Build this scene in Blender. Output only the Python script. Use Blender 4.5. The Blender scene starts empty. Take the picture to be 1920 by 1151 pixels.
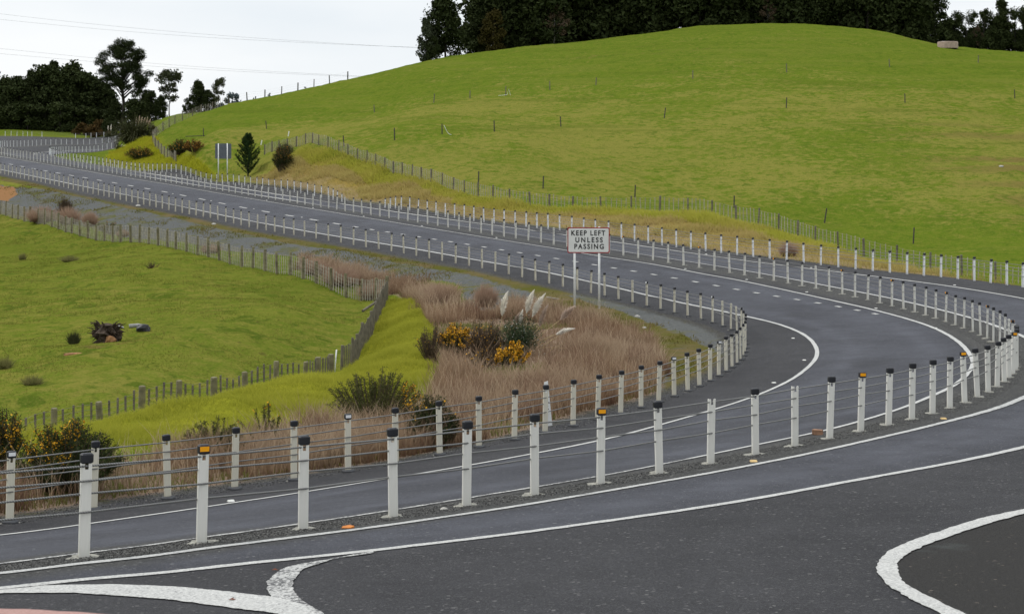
import bpy, math, random
import numpy as np
from mathutils import Vector, Matrix
random.seed(7); RNG = np.random.default_rng(7)
SC = bpy.context.scene
COL = SC.collection
F, YH, CZ = 3000.0, 265.0, 4.0      # focal length in photo pixels, horizon row, eye height

# ------------------------------------------------------------------ tags and mesh helpers
def tag(o, label=None, cat=None, group=None, kind=None):
    if label: o['label'] = label
    if cat: o['category'] = cat
    if group: o['group'] = group
    if kind: o['kind'] = kind
    return o
def link(name, data, parent=None, loc=None, mat=None):
    o = bpy.data.objects.new(name, data); COL.objects.link(o)
    if parent is not None: o.parent = parent
    if loc is not None: o.location = loc
    if mat is not None and data is not None:
        data.materials.clear(); data.materials.append(mat)
    return o
def empty(name, loc, rz=0, label=None, cat=None, group=None):
    o = link(name, None, loc=loc); o.rotation_euler = (0, 0, rz)
    o.empty_display_size = .2
    return tag(o, label, cat, group)
def np_mesh(name, V, Fc, smooth=False):
    """V (n,3); Fc (m,k) faces, k = 3 or 4"""
    V = np.asarray(V, dtype=np.float32); Fc = np.asarray(Fc, dtype=np.int32)
    me = bpy.data.meshes.new(name); k = Fc.shape[1]
    me.vertices.add(len(V)); me.vertices.foreach_set('co', V.ravel())
    me.loops.add(Fc.size); me.loops.foreach_set('vertex_index', Fc.ravel())
    me.polygons.add(len(Fc)); me.polygons.foreach_set('loop_start', np.arange(0, Fc.size, k, dtype=np.int32))
    me.polygons.foreach_set('loop_total', np.full(len(Fc), k, dtype=np.int32))
    if smooth: me.polygons.foreach_set('use_smooth', np.ones(len(Fc), dtype=bool))
    me.update(calc_edges=True); return me
def attr(me, name, vals):
    a = me.attributes.new(name, 'FLOAT', 'POINT'); a.data.foreach_set('value', np.asarray(vals, dtype=np.float32))
class MB:
    def __init__(s): s.v = []; s.f = []
    def add(s, vs, fs):
        n = len(s.v); s.v += [tuple(p) for p in vs]; s.f += [tuple(i+n for i in f) for f in fs]; return s
    def box(s, c, d, R=None, bev=0.0):
        hx, hy, hz = d[0]/2, d[1]/2, d[2]/2
        if bev > 0:
            b = bev; prof = [(hx-b,-hy),(hx,-hy+b),(hx,hy-b),(hx-b,hy),(-hx+b,hy),(-hx,hy-b),(-hx,-hy+b),(-hx+b,-hy)]
            ins = [(p[0]*(1-b/hx), p[1]*(1-b/hy)) for p in prof]
            rings = [(ins,-hz),(prof,-hz+b),(prof,hz-b),(ins,hz)]
            vs = [(x,y,z) for r, z in rings for x, y in r]; fs = []
            for k in range(3):
                for i in range(8): j=(i+1)%8; fs.append((k*8+i,k*8+j,k*8+8+j,k*8+8+i))
            fs.append(tuple(range(7,-1,-1))); fs.append(tuple(range(24,32)))
        else:
            vs = [(x*hx,y*hy,z*hz) for z in (-1,1) for x,y in ((-1,-1),(1,-1),(1,1),(-1,1))]
            fs = [(3,2,1,0),(4,5,6,7),(0,1,5,4),(1,2,6,5),(2,3,7,6),(3,0,4,7)]
        c = Vector(c)
        return s.add([((R @ Vector(v)) if R else Vector(v)) + c for v in vs], fs)
    def prism(s, prof, z0, z1):
        n = len(prof)
        vs = [(x,y,z0) for x,y in prof] + [(x,y,z1) for x,y in prof]
        fs = [(i,(i+1)%n,n+(i+1)%n,n+i) for i in range(n)] + [tuple(range(n-1,-1,-1)), tuple(range(n,2*n))]
        return s.add(vs, fs)
    def tube(s, pts, rad, n=6, cap=True):
        pts = [Vector(p) for p in pts]; m = len(pts)
        if not hasattr(rad, '__len__'): rad = [rad]*m
        vs = []; fs = []; ref = None
        for i in range(m):
            t = (pts[min(i+1,m-1)] - pts[max(i-1,0)])
            t = t.normalized() if t.length > 1e-9 else Vector((0,0,1))
            if ref is None: ref = Vector((0,0,1)) if abs(t.z) < .9 else Vector((1,0,0))
            u = t.cross(ref).normalized(); w = u.cross(t).normalized(); ref = w
            for k in range(n):
                a = 2*math.pi*k/n; vs.append(pts[i] + (u*math.cos(a)+w*math.sin(a))*rad[i])
        for i in range(m-1):
            for k in range(n): j=(k+1)%n; fs.append((i*n+k,i*n+j,i*n+n+j,i*n+n+k))
        if cap: fs.append(tuple(range(n-1,-1,-1))); fs.append(tuple(range((m-1)*n,m*n)))
        return s.add(vs, fs)
    def lathe(s, prof, n=16, c=(0,0,0), jit=0, rnd=random):
        vs=[]; fs=[]
        for r,z in prof:
            for k in range(n):
                a=2*math.pi*k/n; q=r*(1+rnd.uniform(-jit,jit)); vs.append((c[0]+q*math.cos(a),c[1]+q*math.sin(a),c[2]+z))
        m=len(prof)
        for i in range(m-1):
            for k in range(n): j=(k+1)%n; fs.append((i*n+k,i*n+j,i*n+n+j,i*n+n+k))
        fs.append(tuple(range(n-1,-1,-1))); fs.append(tuple(range((m-1)*n,m*n)))
        return s.add(vs,fs)
    def mesh(s, name, smooth=False):
        me = bpy.data.meshes.new(name); me.from_pydata(s.v, [], s.f)
        if smooth:
            me.polygons.foreach_set('use_smooth', [True]*len(me.polygons))
        me.update(); return me
    def build(s, name, mat, parent=None, loc=None, smooth=False): return link(name, s.mesh(name, smooth), parent, loc, mat)

# ------------------------------------------------------------------ numpy noise
def _hash(ix, iy, seed):
    n = (ix.astype(np.int64)*374761393 + iy.astype(np.int64)*668265263 + seed*974711) & 0x7fffffff
    n = ((n ^ (n >> 13))*1274126177) & 0x7fffffff
    return ((n ^ (n >> 16)) & 0xffff)/65535.0
def vnoise(x, y, seed=0):
    ix = np.floor(x); iy = np.floor(y); fx = x-ix; fy = y-iy
    fx = fx*fx*(3-2*fx); fy = fy*fy*(3-2*fy)
    a=_hash(ix,iy,seed); b=_hash(ix+1,iy,seed); c=_hash(ix,iy+1,seed); d=_hash(ix+1,iy+1,seed)
    return (a*(1-fx)+b*fx)*(1-fy)+(c*(1-fx)+d*fx)*fy
def fbm(x, y, seed=0, o=3):
    s=0; a=.5
    for k in range(o): s = s + a*(vnoise(x,y,seed+k*17)-.5); x=x*2.03+11; y=y*2.03+5; a*=.5
    return s

# ------------------------------------------------------------------ survey: (column, row, pixels per metre) read off the photograph
def rows(t):
    out=[]
    for it in t.replace('\n',' ').split(';'):
        it=it.strip()
        if not it: continue
        p=[q.strip() for q in it.split(',')]
        out.append((float(p[0]),float(p[1]),float(p[2]),p[3] if len(p)>3 else 'n'))
    return out
def fill(xs, keys, bare=()):
    """posts at the given columns, rows and scale interpolated along the key path (keys ordered, xs ordered alike)"""
    k=np.array(keys,float); n=len(k); out=[]; seg=0
    for i,x in enumerate(xs):
        while seg<n-2 and not (min(k[seg,0],k[seg+1,0])-1e-6<=x<=max(k[seg,0],k[seg+1,0])+1e-6): seg+=1
        d=k[seg+1,0]-k[seg,0]; t=0 if abs(d)<1e-6 else (x-k[seg,0])/d
        y=k[seg,1]+t*(k[seg+1,1]-k[seg,1]); h=k[seg,2]+t*(k[seg+1,2]-k[seg,2])
        out.append((x,y,h,'b' if i in bare else 'n'))
    return out
A = rows("""-390,1112,224;-100,1076,210;160,1043,197;380,1017,186,a;569,992,175.8;742,970,166.8;875,948.5,159;1002,928.5,151.8;1128,908,144.6,a;1238,887.5,138;1334,869.5,132,b;
1418,852.5,126.4;1492,836,121,b;1557,822,116.4;1615,809,112,a;1668,797,108.2;1711,786,104.8;1750,775.5,101.4;1782,764.5,98;1810,754,94.8,a;1834,744.5,91.6,t;1854,734.5,88.6;
1871,723,85.6;1884.5,714.5,83;1893,708,81;1900.5,701,79.3,a;1907,694,77.6;1908.5,688,76.4;1908,682.5,75.3;1905,676.5,74,b;1899,670,72.4,a;1893,664,70.8,b;1886,657,69;1877,649.6,67.1;
1864,641,65,n;1852.5,634.7,63.4,a;1840.4,628,61.9;1826,621.3,60.3;1809,615,58.7;1793,609.5,57.4;1775,603.4,56.1,a;1756,597,54.9;1737,591.2,53.8;1717,585.2,52.8;1695,579,51.8;1674,573.3,51,a;1651,567.6,50;
1628.6,562,49.1;1604.5,556.6,48.2;1580.7,551.2,47.3,a;1556.3,546,46.4;1531.5,541,45.6,b;1505,535.9,44.9;1478.7,531,44.2;1452,526,43.5,a;1425,521,42.8;1397,516,42.1;1369,511,41.5;
1340.6,506.3,40.9;1311.8,501.8,40.3,a;1282.7,497.2,39.8;1254,492.6,39.2;1225,488,38.7;1197.6,483.5,38.2;1169.5,479,37.7,a;1143,474.7,37.2;1116,470.6,36.7;1090,466.5,36.2;1064,462.6,35.8;
1039,458.8,35.4,b;1015,455,35;991.4,451,34.5;967.6,447.3,34.1;945.7,443.5,33.8;923.4,440,33.4,b;902.8,436.6,33;881.5,433,32.5;861.5,429.8,32;840.5,426.4,31.6;821.5,423.2,31.1,b;
802.4,420,30.6;784,417,30.2;765,414,29.8;748,411.3,29.5;730,408.5,29.2,b;712.8,405.8,28.9;696,403.1,28.7;679,400.4,28.4;663.4,397.8,28.1;647.5,395.3,27.8,b;632,393,27.5;616.7,390.7,27.2,b;
602,388.5,27;587.4,386.2,26.8;572.4,383.7,26.6;558,381.3,26.3;544,378.9,26;530.7,376.5,25.7;517,374.3,25.4,b;504,372.2,25.2;491,370.3,24.9;478.8,368.5,24.7;466,366.8,24.5;454,365,24.2,b""")
A += fill([442,429.6,418,406.5,395,384.5,373.3,362.5,351.8,341.8,331,321.4,311.5,301.6,291.5,282.6,272.5,263.5,254.4,246,237,228,219.5,211,203,194.5,186,178,170,162.7,155,147,139.5,132,124.7,117.5,110,103,96.4,89.5,82.5,76.3,70,63.5,57,50.6,43.8,38.8,32.3,26,20,14.4,8.8,3],
  [(442,363.2,24),(395,355.8,23.1),(341.8,347.4,22.2),(301.6,340.6,21.5),(263.5,334,21),(228,327.8,20.4),(178,319.5,19.6),(132,312.2,18.9),(96.4,306.6,18.4),(63.5,301.5,17.9),(32.3,296.8,17.3),(14.4,293.5,17),(2.5,290,16.6)], (2,9,15,21,27,33,38,45))
A_loop = rows("-12,286,16;-19,282,15.4;-12,279,14.9")
A_up = fill([.6,4.4,8.8,13.8,19.4,26,32.5,39,46,53,61,69,77.5,86,95.6,105,115,125,135,146,157,168.4,180,192,204,216],
  [(0,277.3,14.5),(13.8,276.3,14),(53,274,13.2),(86,272.4,12.7),(125,270.8,12.2),(180,269.2,11.6),(217,268.8,11.3)])
Cl = rows("""-330,1040,155;-150,1008,145;17.4,981,136.5,w;177,957,129;315.4,935.5,122.8;442,918,117.8;552,901.5,113.3;654.4,885.5,109.2,w;743,869.5,105.3;826,854,101.7;899,839,98.3;966,824.5,95;
1023,812,91.7;1076,800,88.6;1121,788.5,85.7;1165,777,82.8;1203,765,80;1236,754,77.5;1265,743.7,75.2,w;1291,734,73.2;1312,725,71.4;1333,714.7,69.4;1349,705.6,67.7,w;1363.4,697,66.2;1374.3,689.3,64.9;
1384,682,63.7;1390,675.3,62.6;1395.5,668,61.4,w;1398.5,661,60.3;1400,653.5,59.2;1399,646,58;1397,639,57;1392,631.5,56,w;1384,625,55,b;1372,618.5,54,b;1357,612.3,53,b;1337.7,605.6,52,w;1316.4,599.4,51;
1290.5,593.2,50.1;1266,587.3,49.2;1239.6,581.2,48.3;1214.3,575.2,47.5,w;1187,568.8,46.7,b;1161,562.7,46;1135,556.5,45.2;1109,550.2,44.4;1084,544,43.7;1056.2,537.8,43;1030.8,531.7,42.3;1005,525.7,41.7;
980,520,41;955,514.2,40.4;929.4,508.5,39.8,b;905,503.1,39.2,b;880.5,497.9,38.7,b;855.5,493,38.2;829.6,488.4,37.6,b;806,484,37.1;781.4,479.3,36.5;758,474.9,36;735,470.8,35.5;711,466.9,35,b;687,463,34.6;
663.8,459.2,34.1;640,455.3,33.6;617,451.5,33.1;593,447.5,32.6;571.7,444,32.1,b;551.4,440.8,31.7;533,437.9,31.4;515.7,435,31;499.8,432.2,30.7;483.2,429.4,30.4,b;468.2,426.3,30;452.5,423,29.6;439,419.8,29.3;424,416.5,29;409,413.2,28.7,b""")
Cl += fill([395,382,367.7,355.8,342,329.5,317,305,293.2,281.3,270,259.4,248,237.5,226,215.5,205,195.6,185,175,165,156.4,147,138,128.8,120,111.4,102.5,94.5,85.6,77.6,70,62.6,54.4,46.3,38.8,31.3,23.8,16.3,9.4,2],
  [(395,409.8,28.4),(342,399,27.8),(293,388.8,27.1),(248,379.2,26.4),(226,374.5,26),(175,363.6,24.9),(137.7,355,24),(111.4,349,23.3),(77.6,341.8,22.3),(38.8,333.6,21.2),(2,326.2,20.1)], (3,8,13,19,24,29,33,38))
C_loop = rows("-40,317,19;-80,307,17.5;-115,295,15.5;-110,280,13.5;-60,264,11.8;-20,256.5,11.1")
C_up = rows("10,255.6,10.9;21,254.8,10.8;32,255,10.7;43.8,255.3,10.6;51.6,255.8,10.5;60,256.3,10.5;68,257,10.4;152,257.4,10.1;161,257,10.1;171,257,10;180,257,10;195,257.2,10;210,257,9.9;225,256.8,9.9")
D2 = rows("""722.5,390,25.6,s;732.6,391.5,25.7,m;742,393,25.8,l;752,394.5,26;769,397,26.2;785,399.3,26.6;801.4,401.6,26.9;818,404,27.2;835.8,406.7,27.5,b;852.7,409.2,27.8;871,412,28.1;889,414.6,28.5;908,417,28.8;
927,419.3,29.1;946.3,421.5,29.4;966.4,423.8,29.7;987,426,29.9;1007.3,428.3,30.1;1028.3,430.7,30.3;1050,433.4,30.6;1072.7,436.4,31;1094.4,439.4,31.3;1118,442.7,31.7;1141.7,446,32.1;1166,449.5,32.5;
1190.4,453,33;1216.4,456.4,33.5;1242,460,34;1269,463.8,34.5;1296,467.6,35;1324,471.4,35.5;1353,475.2,36;1383,478.8,36.5;1413,482.3,37;1444,485.7,37.5;1475.6,489.2,38;1508,493,38.6;1540,497,39.3;
1573,501,40;1605,505,40.7;1637.6,508.4,41.4;1669.5,511.3,42;1702,513.9,42.6;1733,516.6,43.2;1765.5,519.5,43.8;1797,522.6,44.4;1828,526,45;1858.4,530,45.6;1889.3,534,46.2;1918.4,538.2,46.8;1950,543,47.5;1985,549,48.5""")
D1 = rows("641.7,379,24.4,s;633,377.6,24.2,m;625,376.2,24,l;617,375,23.9;603.5,373,23.6;590,371,23.4;577.3,368.8,23.1;564.3,366.7,22.8;552.6,364.8,22.5;539.5,362.6,22.2;528,361,22;516,359.3,21.7;504.7,357.5,21.5;492.8,355.8,21.2;482,354.2,21;470.4,352.4,20.8;459.4,350.6,20.6;448.8,349,20.4")
D1 += fill([438.3,427.5,417.4,407,397,387,377.4,368,358,349,340,330.7,321.5,312.8,304.4,295,287,278.4,270.4,262,254.4,246,238.4,230,222.5,215,207.5,200,193,186,178.8,171.5,164.6,157.5,151,144.4,138,131,125.4,120,115,110.6,106,103,100,97.5,95,93.6],
  [(448.8,349,20.4),(377.4,337.4,18.9),(340,331.4,18.3),(304.4,326.3,17.8),(270,321.8,17.3),(222.8,316,16.8),(200,312.7,16.5),(164,307,16),(131,301.3,15.6),(115,297.5,15.3),(103,294.5,15),(96,292.5,14.8),(92.8,290.8,14.5)])
D1 += rows("92.6,290.4,14.45;92.7,289.8,14.37;93.1,289.3,14.28")
D1 += fill([94.2,95.6,97.4,99.4,102.5,106,110.6,114.4,118.8,123.8,129.4,135.4,141,148,155,162,169.4,176.6,184.6,192.5,201,209.6],
  [(93.5,289,14.2),(98,288.1,13.9),(106,287.5,13.6),(118,287,13.3),(129.5,286.5,13.1),(155,285.5,12.8),(192.7,284,12.4),(210,283,12.2)])
def W(x, y, h): return ((x-960)/h, F/h, CZ-(y-YH)/h)

# ------------------------------------------------------------------ ground surface: smooth interpolation of surveyed points
T = """960,1151,252;0,1151,240.5;1920,1151,264;-400,1200,257;2300,1200,290;1920,955,178;1920,840,128;1920,745,90;1400,1000,191.4;1000,1060,212.8;500,1090,219.7;310,1072,209.4;1614,899,149.7;700,1025,193;2300,800,108;2300,640,68;2150,590,56;2300,560,47;
1920,640,67.5;200,795,82;400,752,75;560,715,68;650,705,60;100,825,95;250,830,100;-200,860,105;10,862,85;189,823,75;400,760,66;560,729,61;-200,900,92;-200,1000,140;
0,450,28;200,550,41;400,650,55;0,700,60;200,740,66;0,600,46;500,560,43;550,600,48;300,480,34.5;-400,450,29;-400,700,60;-400,350,22;-400,850,80;
1.3,404,25;134,442.5,28.5;262,458,31;412,491,35;544,516,38;620,541,39.7;703,564.6,41.3;724,567,42;707,612,47;673,676,53;655,700,56;735,560,42.5;760,600,49;740,660,57;700,740,72;820,700,65;800,640,55;
1000,700,68;1150,640,56;950,600,50;1050,780,85;900,800,86;1200,690,64;700,860,100;400,880,108;100,930,122;
150,400,26.5;400,450,31.5;700,500,37;900,550,43;1100,575,48;1250,630,54;1340,655,58;
897,345,25;1545,418,26.5;1030,168,16;1475,136,15.5;1245,222,19;645,275,20.8;927,247,20.5;740,263,21;1190,370,25.5;1835,118,14.5;382,256,17.5;500,242,16.5;700,210,16;813,193,16.5;881,185,16.2;1712,457,28;1698,193,18;1903,185,17.5;1050,238,19.5;
1475,203,18.3;1018,354,25.3;1376,390,26;1300,147,15.8;1880,320,23.5;1500,300,22.5;1200,300,22;1920,420,27;2300,450,27;2300,250,20;2300,110,12;2100,490,31;
960,95,12.3;1400,50,11.3;1150,75,11.8;1270,57,11.5;1550,52,11.3;1650,64,11.3;1750,87,11.3;1920,97,11.3;850,110,12.4;780,122,12.5;640,155,12.6;560,172,12.8;500,184,13;430,197,13.2;
1400,110,9.6;1150,118,9.8;960,135,10;1750,120,9.6;1920,125,9.6;780,160,10;640,185,10;500,205,10;2300,140,9.6;
260,270,14.5;330,300,16.6;205,290,13.8;430,300,18;465,324,19.6;560,278,20.2;600,283,21;600,330,22.4;700,360,24;900,392,27.2;1100,417,30;1300,438,32.5;1450,462,34.8;520,330,20.8;
496,292,19;546,283,19.8;640,298,21.3;700,311,22.3;783,334,24;870,360,25.7;940,376,26.8;1000,384,27.4;1050,388,28;1130,391,28.4;1200,393,28.7;1290,399,29.3;1338,407,29.8;1400,418,30.5;1476,440,31.7;1538,459,33;1607,478,34;1642,489,34.5;1717,502,35;1877,528,37;2000,545,38.5;
600,262,19.6;800,300,22.3;290,256,14.8;308,245,14.5;333,231,14;362,220,13.7;390,212,13.4;325,297,17;400,330,18.6;
100,248,9.6;50,244,9.2;200,243,9;250,238,9.6;300,222,10;20,362,23.5;-100,300,12.5;-300,280,12;-300,250,9;350,215,11;420,205,11"""
ctrl = [W(*r[:3]) for r in rows(T)]
def smooth(P, sig):
    k=int(3*sig)+1; w=np.exp(-.5*(np.arange(-k,k+1)/sig)**2); w/=w.sum(); Q=P.copy()
    E=np.vstack([2*P[0]-P[k:0:-1] if len(P)>k else np.repeat(P[:1],k,0), P, 2*P[-1]-P[-2:-k-2:-1] if len(P)>k else np.repeat(P[-1:],k,0)])
    for c in range(P.shape[1]): Q[:,c]=np.convolve(E[:,c],w,'valid')
    return Q
for L, st in ((A,3),(A_loop,1),(A_up,4),(Cl,3),(C_loop,1),(C_up,3),(D2,3),(D1,4)):
    q=np.array([W(*r[:3]) for r in L]); q=smooth(q,1.3) if st==3 and len(q)>20 else q; ctrl += [tuple(p) for i,p in enumerate(q) if i%st==0 or (L in (A,Cl) and i<22)]
ctrl += [(0,5,1.2),(-4,6,.98),(4,6,1.21),(0,2,1.5)]
for a in (-.7,-.45,-.2,0,.2,.45,.7):
    for rr, z in ((420, 7 if a>-.08 else 4),(800,-2),(2000,-25),(6000,-60)): ctrl.append((rr*math.sin(a), rr*math.cos(a), z))
ctrl = np.array(ctrl)
def feat(X, Y):
    r = np.maximum(np.hypot(X,Y),1.5); th = np.clip(np.arctan2(X,Y),-.62,.62)
    return np.stack([th*2.6, np.log(r)],-1)
fc = feat(ctrl[:,0],ctrl[:,1])
rk = np.maximum(np.hypot(ctrl[:,0],ctrl[:,1]),3.0)
CS2 = .085**2
def kern(a, b): return -np.sqrt(((a[:,None,:]-b[None,:,:])**2).sum(-1)+CS2)
n_ = len(ctrl); M = np.zeros((n_+1,n_+1)); M[:n_,:n_] = kern(fc,fc) + np.eye(n_)*.002; M[n_,:n_]=1; M[:n_,n_]=1
wts = np.linalg.solve(M, np.append(ctrl[:,2],0))
def G0(X, Y):
    X=np.asarray(X,float).ravel(); Y=np.asarray(Y,float).ravel(); out=np.empty(len(X)); ft=feat(X,Y)
    for i in range(0,len(X),8000): out[i:i+8000] = kern(ft[i:i+8000],fc)@wts[:n_]+wts[n_]
    return out
def hit0(px, py, y0=6.0):
    """plan position where the sight line through a photo point meets the ground"""
    px=np.atleast_1d(np.asarray(px,float)); py=np.atleast_1d(np.asarray(py,float)); y0=np.broadcast_to(y0,px.shape)
    t = np.linspace(0,1,260); res=np.zeros((len(px),2))
    for i in range(len(px)):
        Y = y0[i]*(700/y0[i])**t; X=(px[i]-960)/F*Y; z=CZ-(py[i]-YH)/F*Y; d=z-G0(X,Y)
        k=np.argmax(d<0)
        if d[k]>=0: k=len(t)-1
        if k==0: k=1
        f=d[k-1]/(d[k-1]-d[k]+1e-12); yy=Y[k-1]+f*(Y[k]-Y[k-1]); res[i]=((px[i]-960)/F*yy,yy)
    return res
def catmull(P, step):
    P=np.array(P,float); Q=np.vstack([2*P[0]-P[1],P,2*P[-1]-P[-2]]); out=[]
    for i in range(1,len(Q)-2):
        n=max(2,int(np.hypot(*(Q[i+1]-Q[i])[:2])/step))
        for t in np.arange(n)/n:
            out.append(.5*((2*Q[i])+(-Q[i-1]+Q[i+1])*t+(2*Q[i-1]-5*Q[i]+4*Q[i+1]-Q[i+2])*t*t+(-Q[i-1]+3*Q[i]-3*Q[i+1]+Q[i+2])*t**3))
    out.append(Q[-2]); return np.array(out)
def resample(P, step):
    P=np.asarray(P); s=np.r_[0,np.cumsum(np.hypot(*np.diff(P[:,:2],axis=0).T))]
    n=max(2,int(s[-1]/step)+1); u=np.linspace(0,s[-1],n)
    return np.stack([np.interp(u,s,P[:,k]) for k in range(P.shape[1])],-1)
def smooth(P, sig):
    k=int(3*sig)+1; w=np.exp(-.5*(np.arange(-k,k+1)/sig)**2); w/=w.sum(); Q=P.copy()
    E=np.vstack([2*P[0]-P[k:0:-1] if len(P)>k else np.repeat(P[:1],k,0), P, 2*P[-1]-P[-2:-k-2:-1] if len(P)>k else np.repeat(P[-1:],k,0)])
    for c in range(P.shape[1]): Q[:,c]=np.convolve(E[:,c],w,'valid')
    return Q
def plan(L, extra=()): return np.array([W(*r[:3])[:2] for r in L])
PA  = smooth(resample(np.vstack([plan(A),plan(A_loop),plan(A_up)]),.5),2.5)
PC  = smooth(resample(np.vstack([plan(Cl),plan(C_loop),plan(C_up)]),.5),2.5)
PD1 = smooth(resample(plan(D1),.5),2.5); PD2 = smooth(resample(plan(D2),.5),2.5)
def ground_line(pts, step=9, sig=2.2, y0=6.0):
    q=catmull(pts,step); return smooth(resample(hit0(q[:,0],q[:,1],y0),.4),sig)
def pts(t): return [tuple(float(v) for v in it.split(',')) for it in t.replace('\n','').split(';') if it.strip()]
L0 = ground_line(pts("-250,1033;0,1005;146.6,985;320,960.5;640,911.5;867,875.5;1120,827;1280,785;1343,767;1413,744;1480,714.5;1520,684.5;1533.6,661;1513.6,631;1463.5,609;1403.5,594.5;1250,562;1167,542.5;1100,527.5;1006.4,507.5;899,489.2;779,467.6;660,448.5;565,432.5;449,410.8;332.6,386.4;229,365;112.6,341.4;0,318.6"))
L1 = ground_line(pts("-250,1088;0,1055.8;64,1049.6;128,1041.9;238,1027.2;310,1018;433,1001;560,983;700,962.5;873.6,934.5;1120.5,893.8;1280,863;1413.5,835.4;1557,805;1662,775;1718,755;1786,724.5;1814,701;1825,682;1818,664;1798,642;1761.7,620;1713,602;1640,582;1548,561;1395,528;1320,514.6;1225,496.4;1100,477;1061.5,470;890,442.5;668,406;450,370;332.6,349.6;225,332.3;112.6,313.3;0,294.3"), sig=.9)
L2 = ground_line(pts("0,286.5;40,294.3;112,305.2;220,323.3;330,341;440,359.5;560,378.5;663.7,396;715,404.2;822.7,419.6;890,428.5;967.6,440;1061.5,455;1146,468.6;1225,481;1329,497;1432.6,514.3;1546,535.5;1665,559;1760,580.5;1829.5,599;1857,607.8;1881.6,616.4;1911,628;1935,640;1970,662"))
E1 = ground_line(pts("-250,1099;0,1074.4;91.6,1065;183.3,1054;256.6,1045;404,1026.5;508,1013.3;612.5,1000;700,989;840,968.5;973.6,948.5;1280,896.5;1380,878;1530,848.2;1727,803;1860.5,768;1920,745;1975,718"), sig=.9)
L3 = ground_line(pts("245,278.6;212,279.8;130,283.3;91,285.6;70,287.6;63,290;71,292.6;100,297.6;150,306;220,317.2;345,336.5;451,354;565,371.8;671,387.3;785,403.8;891,418.6;967.6,428.8;1061.5,441.3;1146,453;1225,464.8;1329,479.6;1375,486;1445,495.6;1549,508;1670,522.6;1792.6,539;1917.8,560;1990,576"))
J1 = ground_line(pts("-250,1126;0,1102.2;91.6,1094;183,1084.8;310,1072.5;404,1063;508,1053;612.5,1042;700,1031.7;773.5,1023.3;960,1001.5;1280,957;1447,930;1614,899;1780,869.5;1920,839;2020,812"), sig=.9)

# ------------------------------------------------------------------ node helper
class NB:
    def __init__(s, name, rough=.8, spec=.3):
        s.m = bpy.data.materials.new(name); s.m.use_nodes = True; s.t = s.m.node_tree; s.t.nodes.clear()
        s.out = s.n('ShaderNodeOutputMaterial'); s.b = s.n('ShaderNodeBsdfPrincipled'); s.l(s.b.outputs[0], s.out.inputs[0])
        s.b.inputs['Roughness'].default_value = rough; s.b.inputs['Specular IOR Level'].default_value = spec
        s._tc = None
    def n(s, t): return s.t.nodes.new(t)
    def l(s, a, b): s.t.links.new(a, b)
    def put(s, v, sock):
        if v is None: return
        if hasattr(v, 'is_output'): s.l(v, sock)
        else:
            if hasattr(sock.default_value, '__len__') and not hasattr(v,'__len__'): v=(v,)*len(sock.default_value)
            if hasattr(v,'__len__') and len(v)==3 and len(sock.default_value)==4: v=(*v,1)
            sock.default_value = v
    @property
    def obj(s):
        if not s._tc: s._tc = s.n('ShaderNodeTexCoord')
        return s._tc.outputs['Object']
    @property
    def pos(s): return s.n('ShaderNodeNewGeometry').outputs['Position']
    def at(s, name):
        a = s.n('ShaderNodeAttribute'); a.attribute_name = name; return a.outputs['Fac']
    def rnd(s): return s.n('ShaderNodeObjectInfo').outputs['Random']
    def scale(s, vec, sc):
        m = s.n('ShaderNodeMapping'); s.l(vec, m.inputs[0]); m.inputs['Scale'].default_value = sc; return m.outputs[0]
    def noise(s, scale, detail=3, vec=None, rough=.55, dist=0):
        n = s.n('ShaderNodeTexNoise'); s.l(vec if vec is not None else s.pos, n.inputs['Vector'])
        n.inputs['Scale'].default_value = scale; n.inputs['Detail'].default_value = detail; n.inputs['Roughness'].default_value = rough; n.inputs['Distortion'].default_value = dist
        return n.outputs['Fac']
    def voro(s, scale, vec=None):
        n = s.n('ShaderNodeTexVoronoi'); s.l(vec if vec is not None else s.pos, n.inputs['Vector']); n.inputs['Scale'].default_value = scale
        return n
    def ramp(s, f, stops, interp='LINEAR'):
        r = s.n('ShaderNodeValToRGB'); s.put(f, r.inputs[0]); e = r.color_ramp.elements; r.color_ramp.interpolation = interp
        while len(e) < len(stops): e.new(.5)
        for k, (p, c) in enumerate(stops):
            e[k].position = p; e[k].color = (*c, 1) if hasattr(c,'__len__') else (c,c,c,1)
        return r.outputs[0]
    def mix(s, f, a, b, mode='MIX'):
        m = s.n('ShaderNodeMix'); m.data_type = 'RGBA'; m.blend_type = mode
        s.put(f, m.inputs[0]); s.put(a, m.inputs[6]); s.put(b, m.inputs[7]); return m.outputs[2]
    def math(s, op, a, b=0, c=None, clamp=False):
        m = s.n('ShaderNodeMath'); m.operation = op; m.use_clamp = clamp
        s.put(a, m.inputs[0]); s.put(b, m.inputs[1])
        if c is not None: s.put(c, m.inputs[2])
        return m.outputs[0]
    def rng(s, v, a, b, c=0, d=1):
        m = s.n('ShaderNodeMapRange'); m.clamp = True; s.put(v, m.inputs[0])
        for k, q in enumerate((a,b,c,d)): m.inputs[k+1].default_value = q
        return m.outputs[0]
    def bump(s, h, strength=.5, dist=.02):
        b = s.n('ShaderNodeBump'); b.inputs['Strength'].default_value = strength; b.inputs['Distance'].default_value = dist
        s.put(h, b.inputs['Height']); s.l(b.outputs[0], s.b.inputs['Normal'])
    def done(s, col, rough=None):
        s.put(col, s.b.inputs['Base Color'])
        if rough is not None: s.put(rough, s.b.inputs['Roughness'])
        return s.m
def flat(name, col, rough=.7, var=.25, scale=6, spec=.3):
    b = NB(name, rough, spec); f = b.noise(scale, 4, b.obj)
    return b.done(b.mix(b.rng(f,.3,.7), tuple(c*(1-var) for c in col), tuple(min(1,c*(1+var)) for c in col)))

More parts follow.
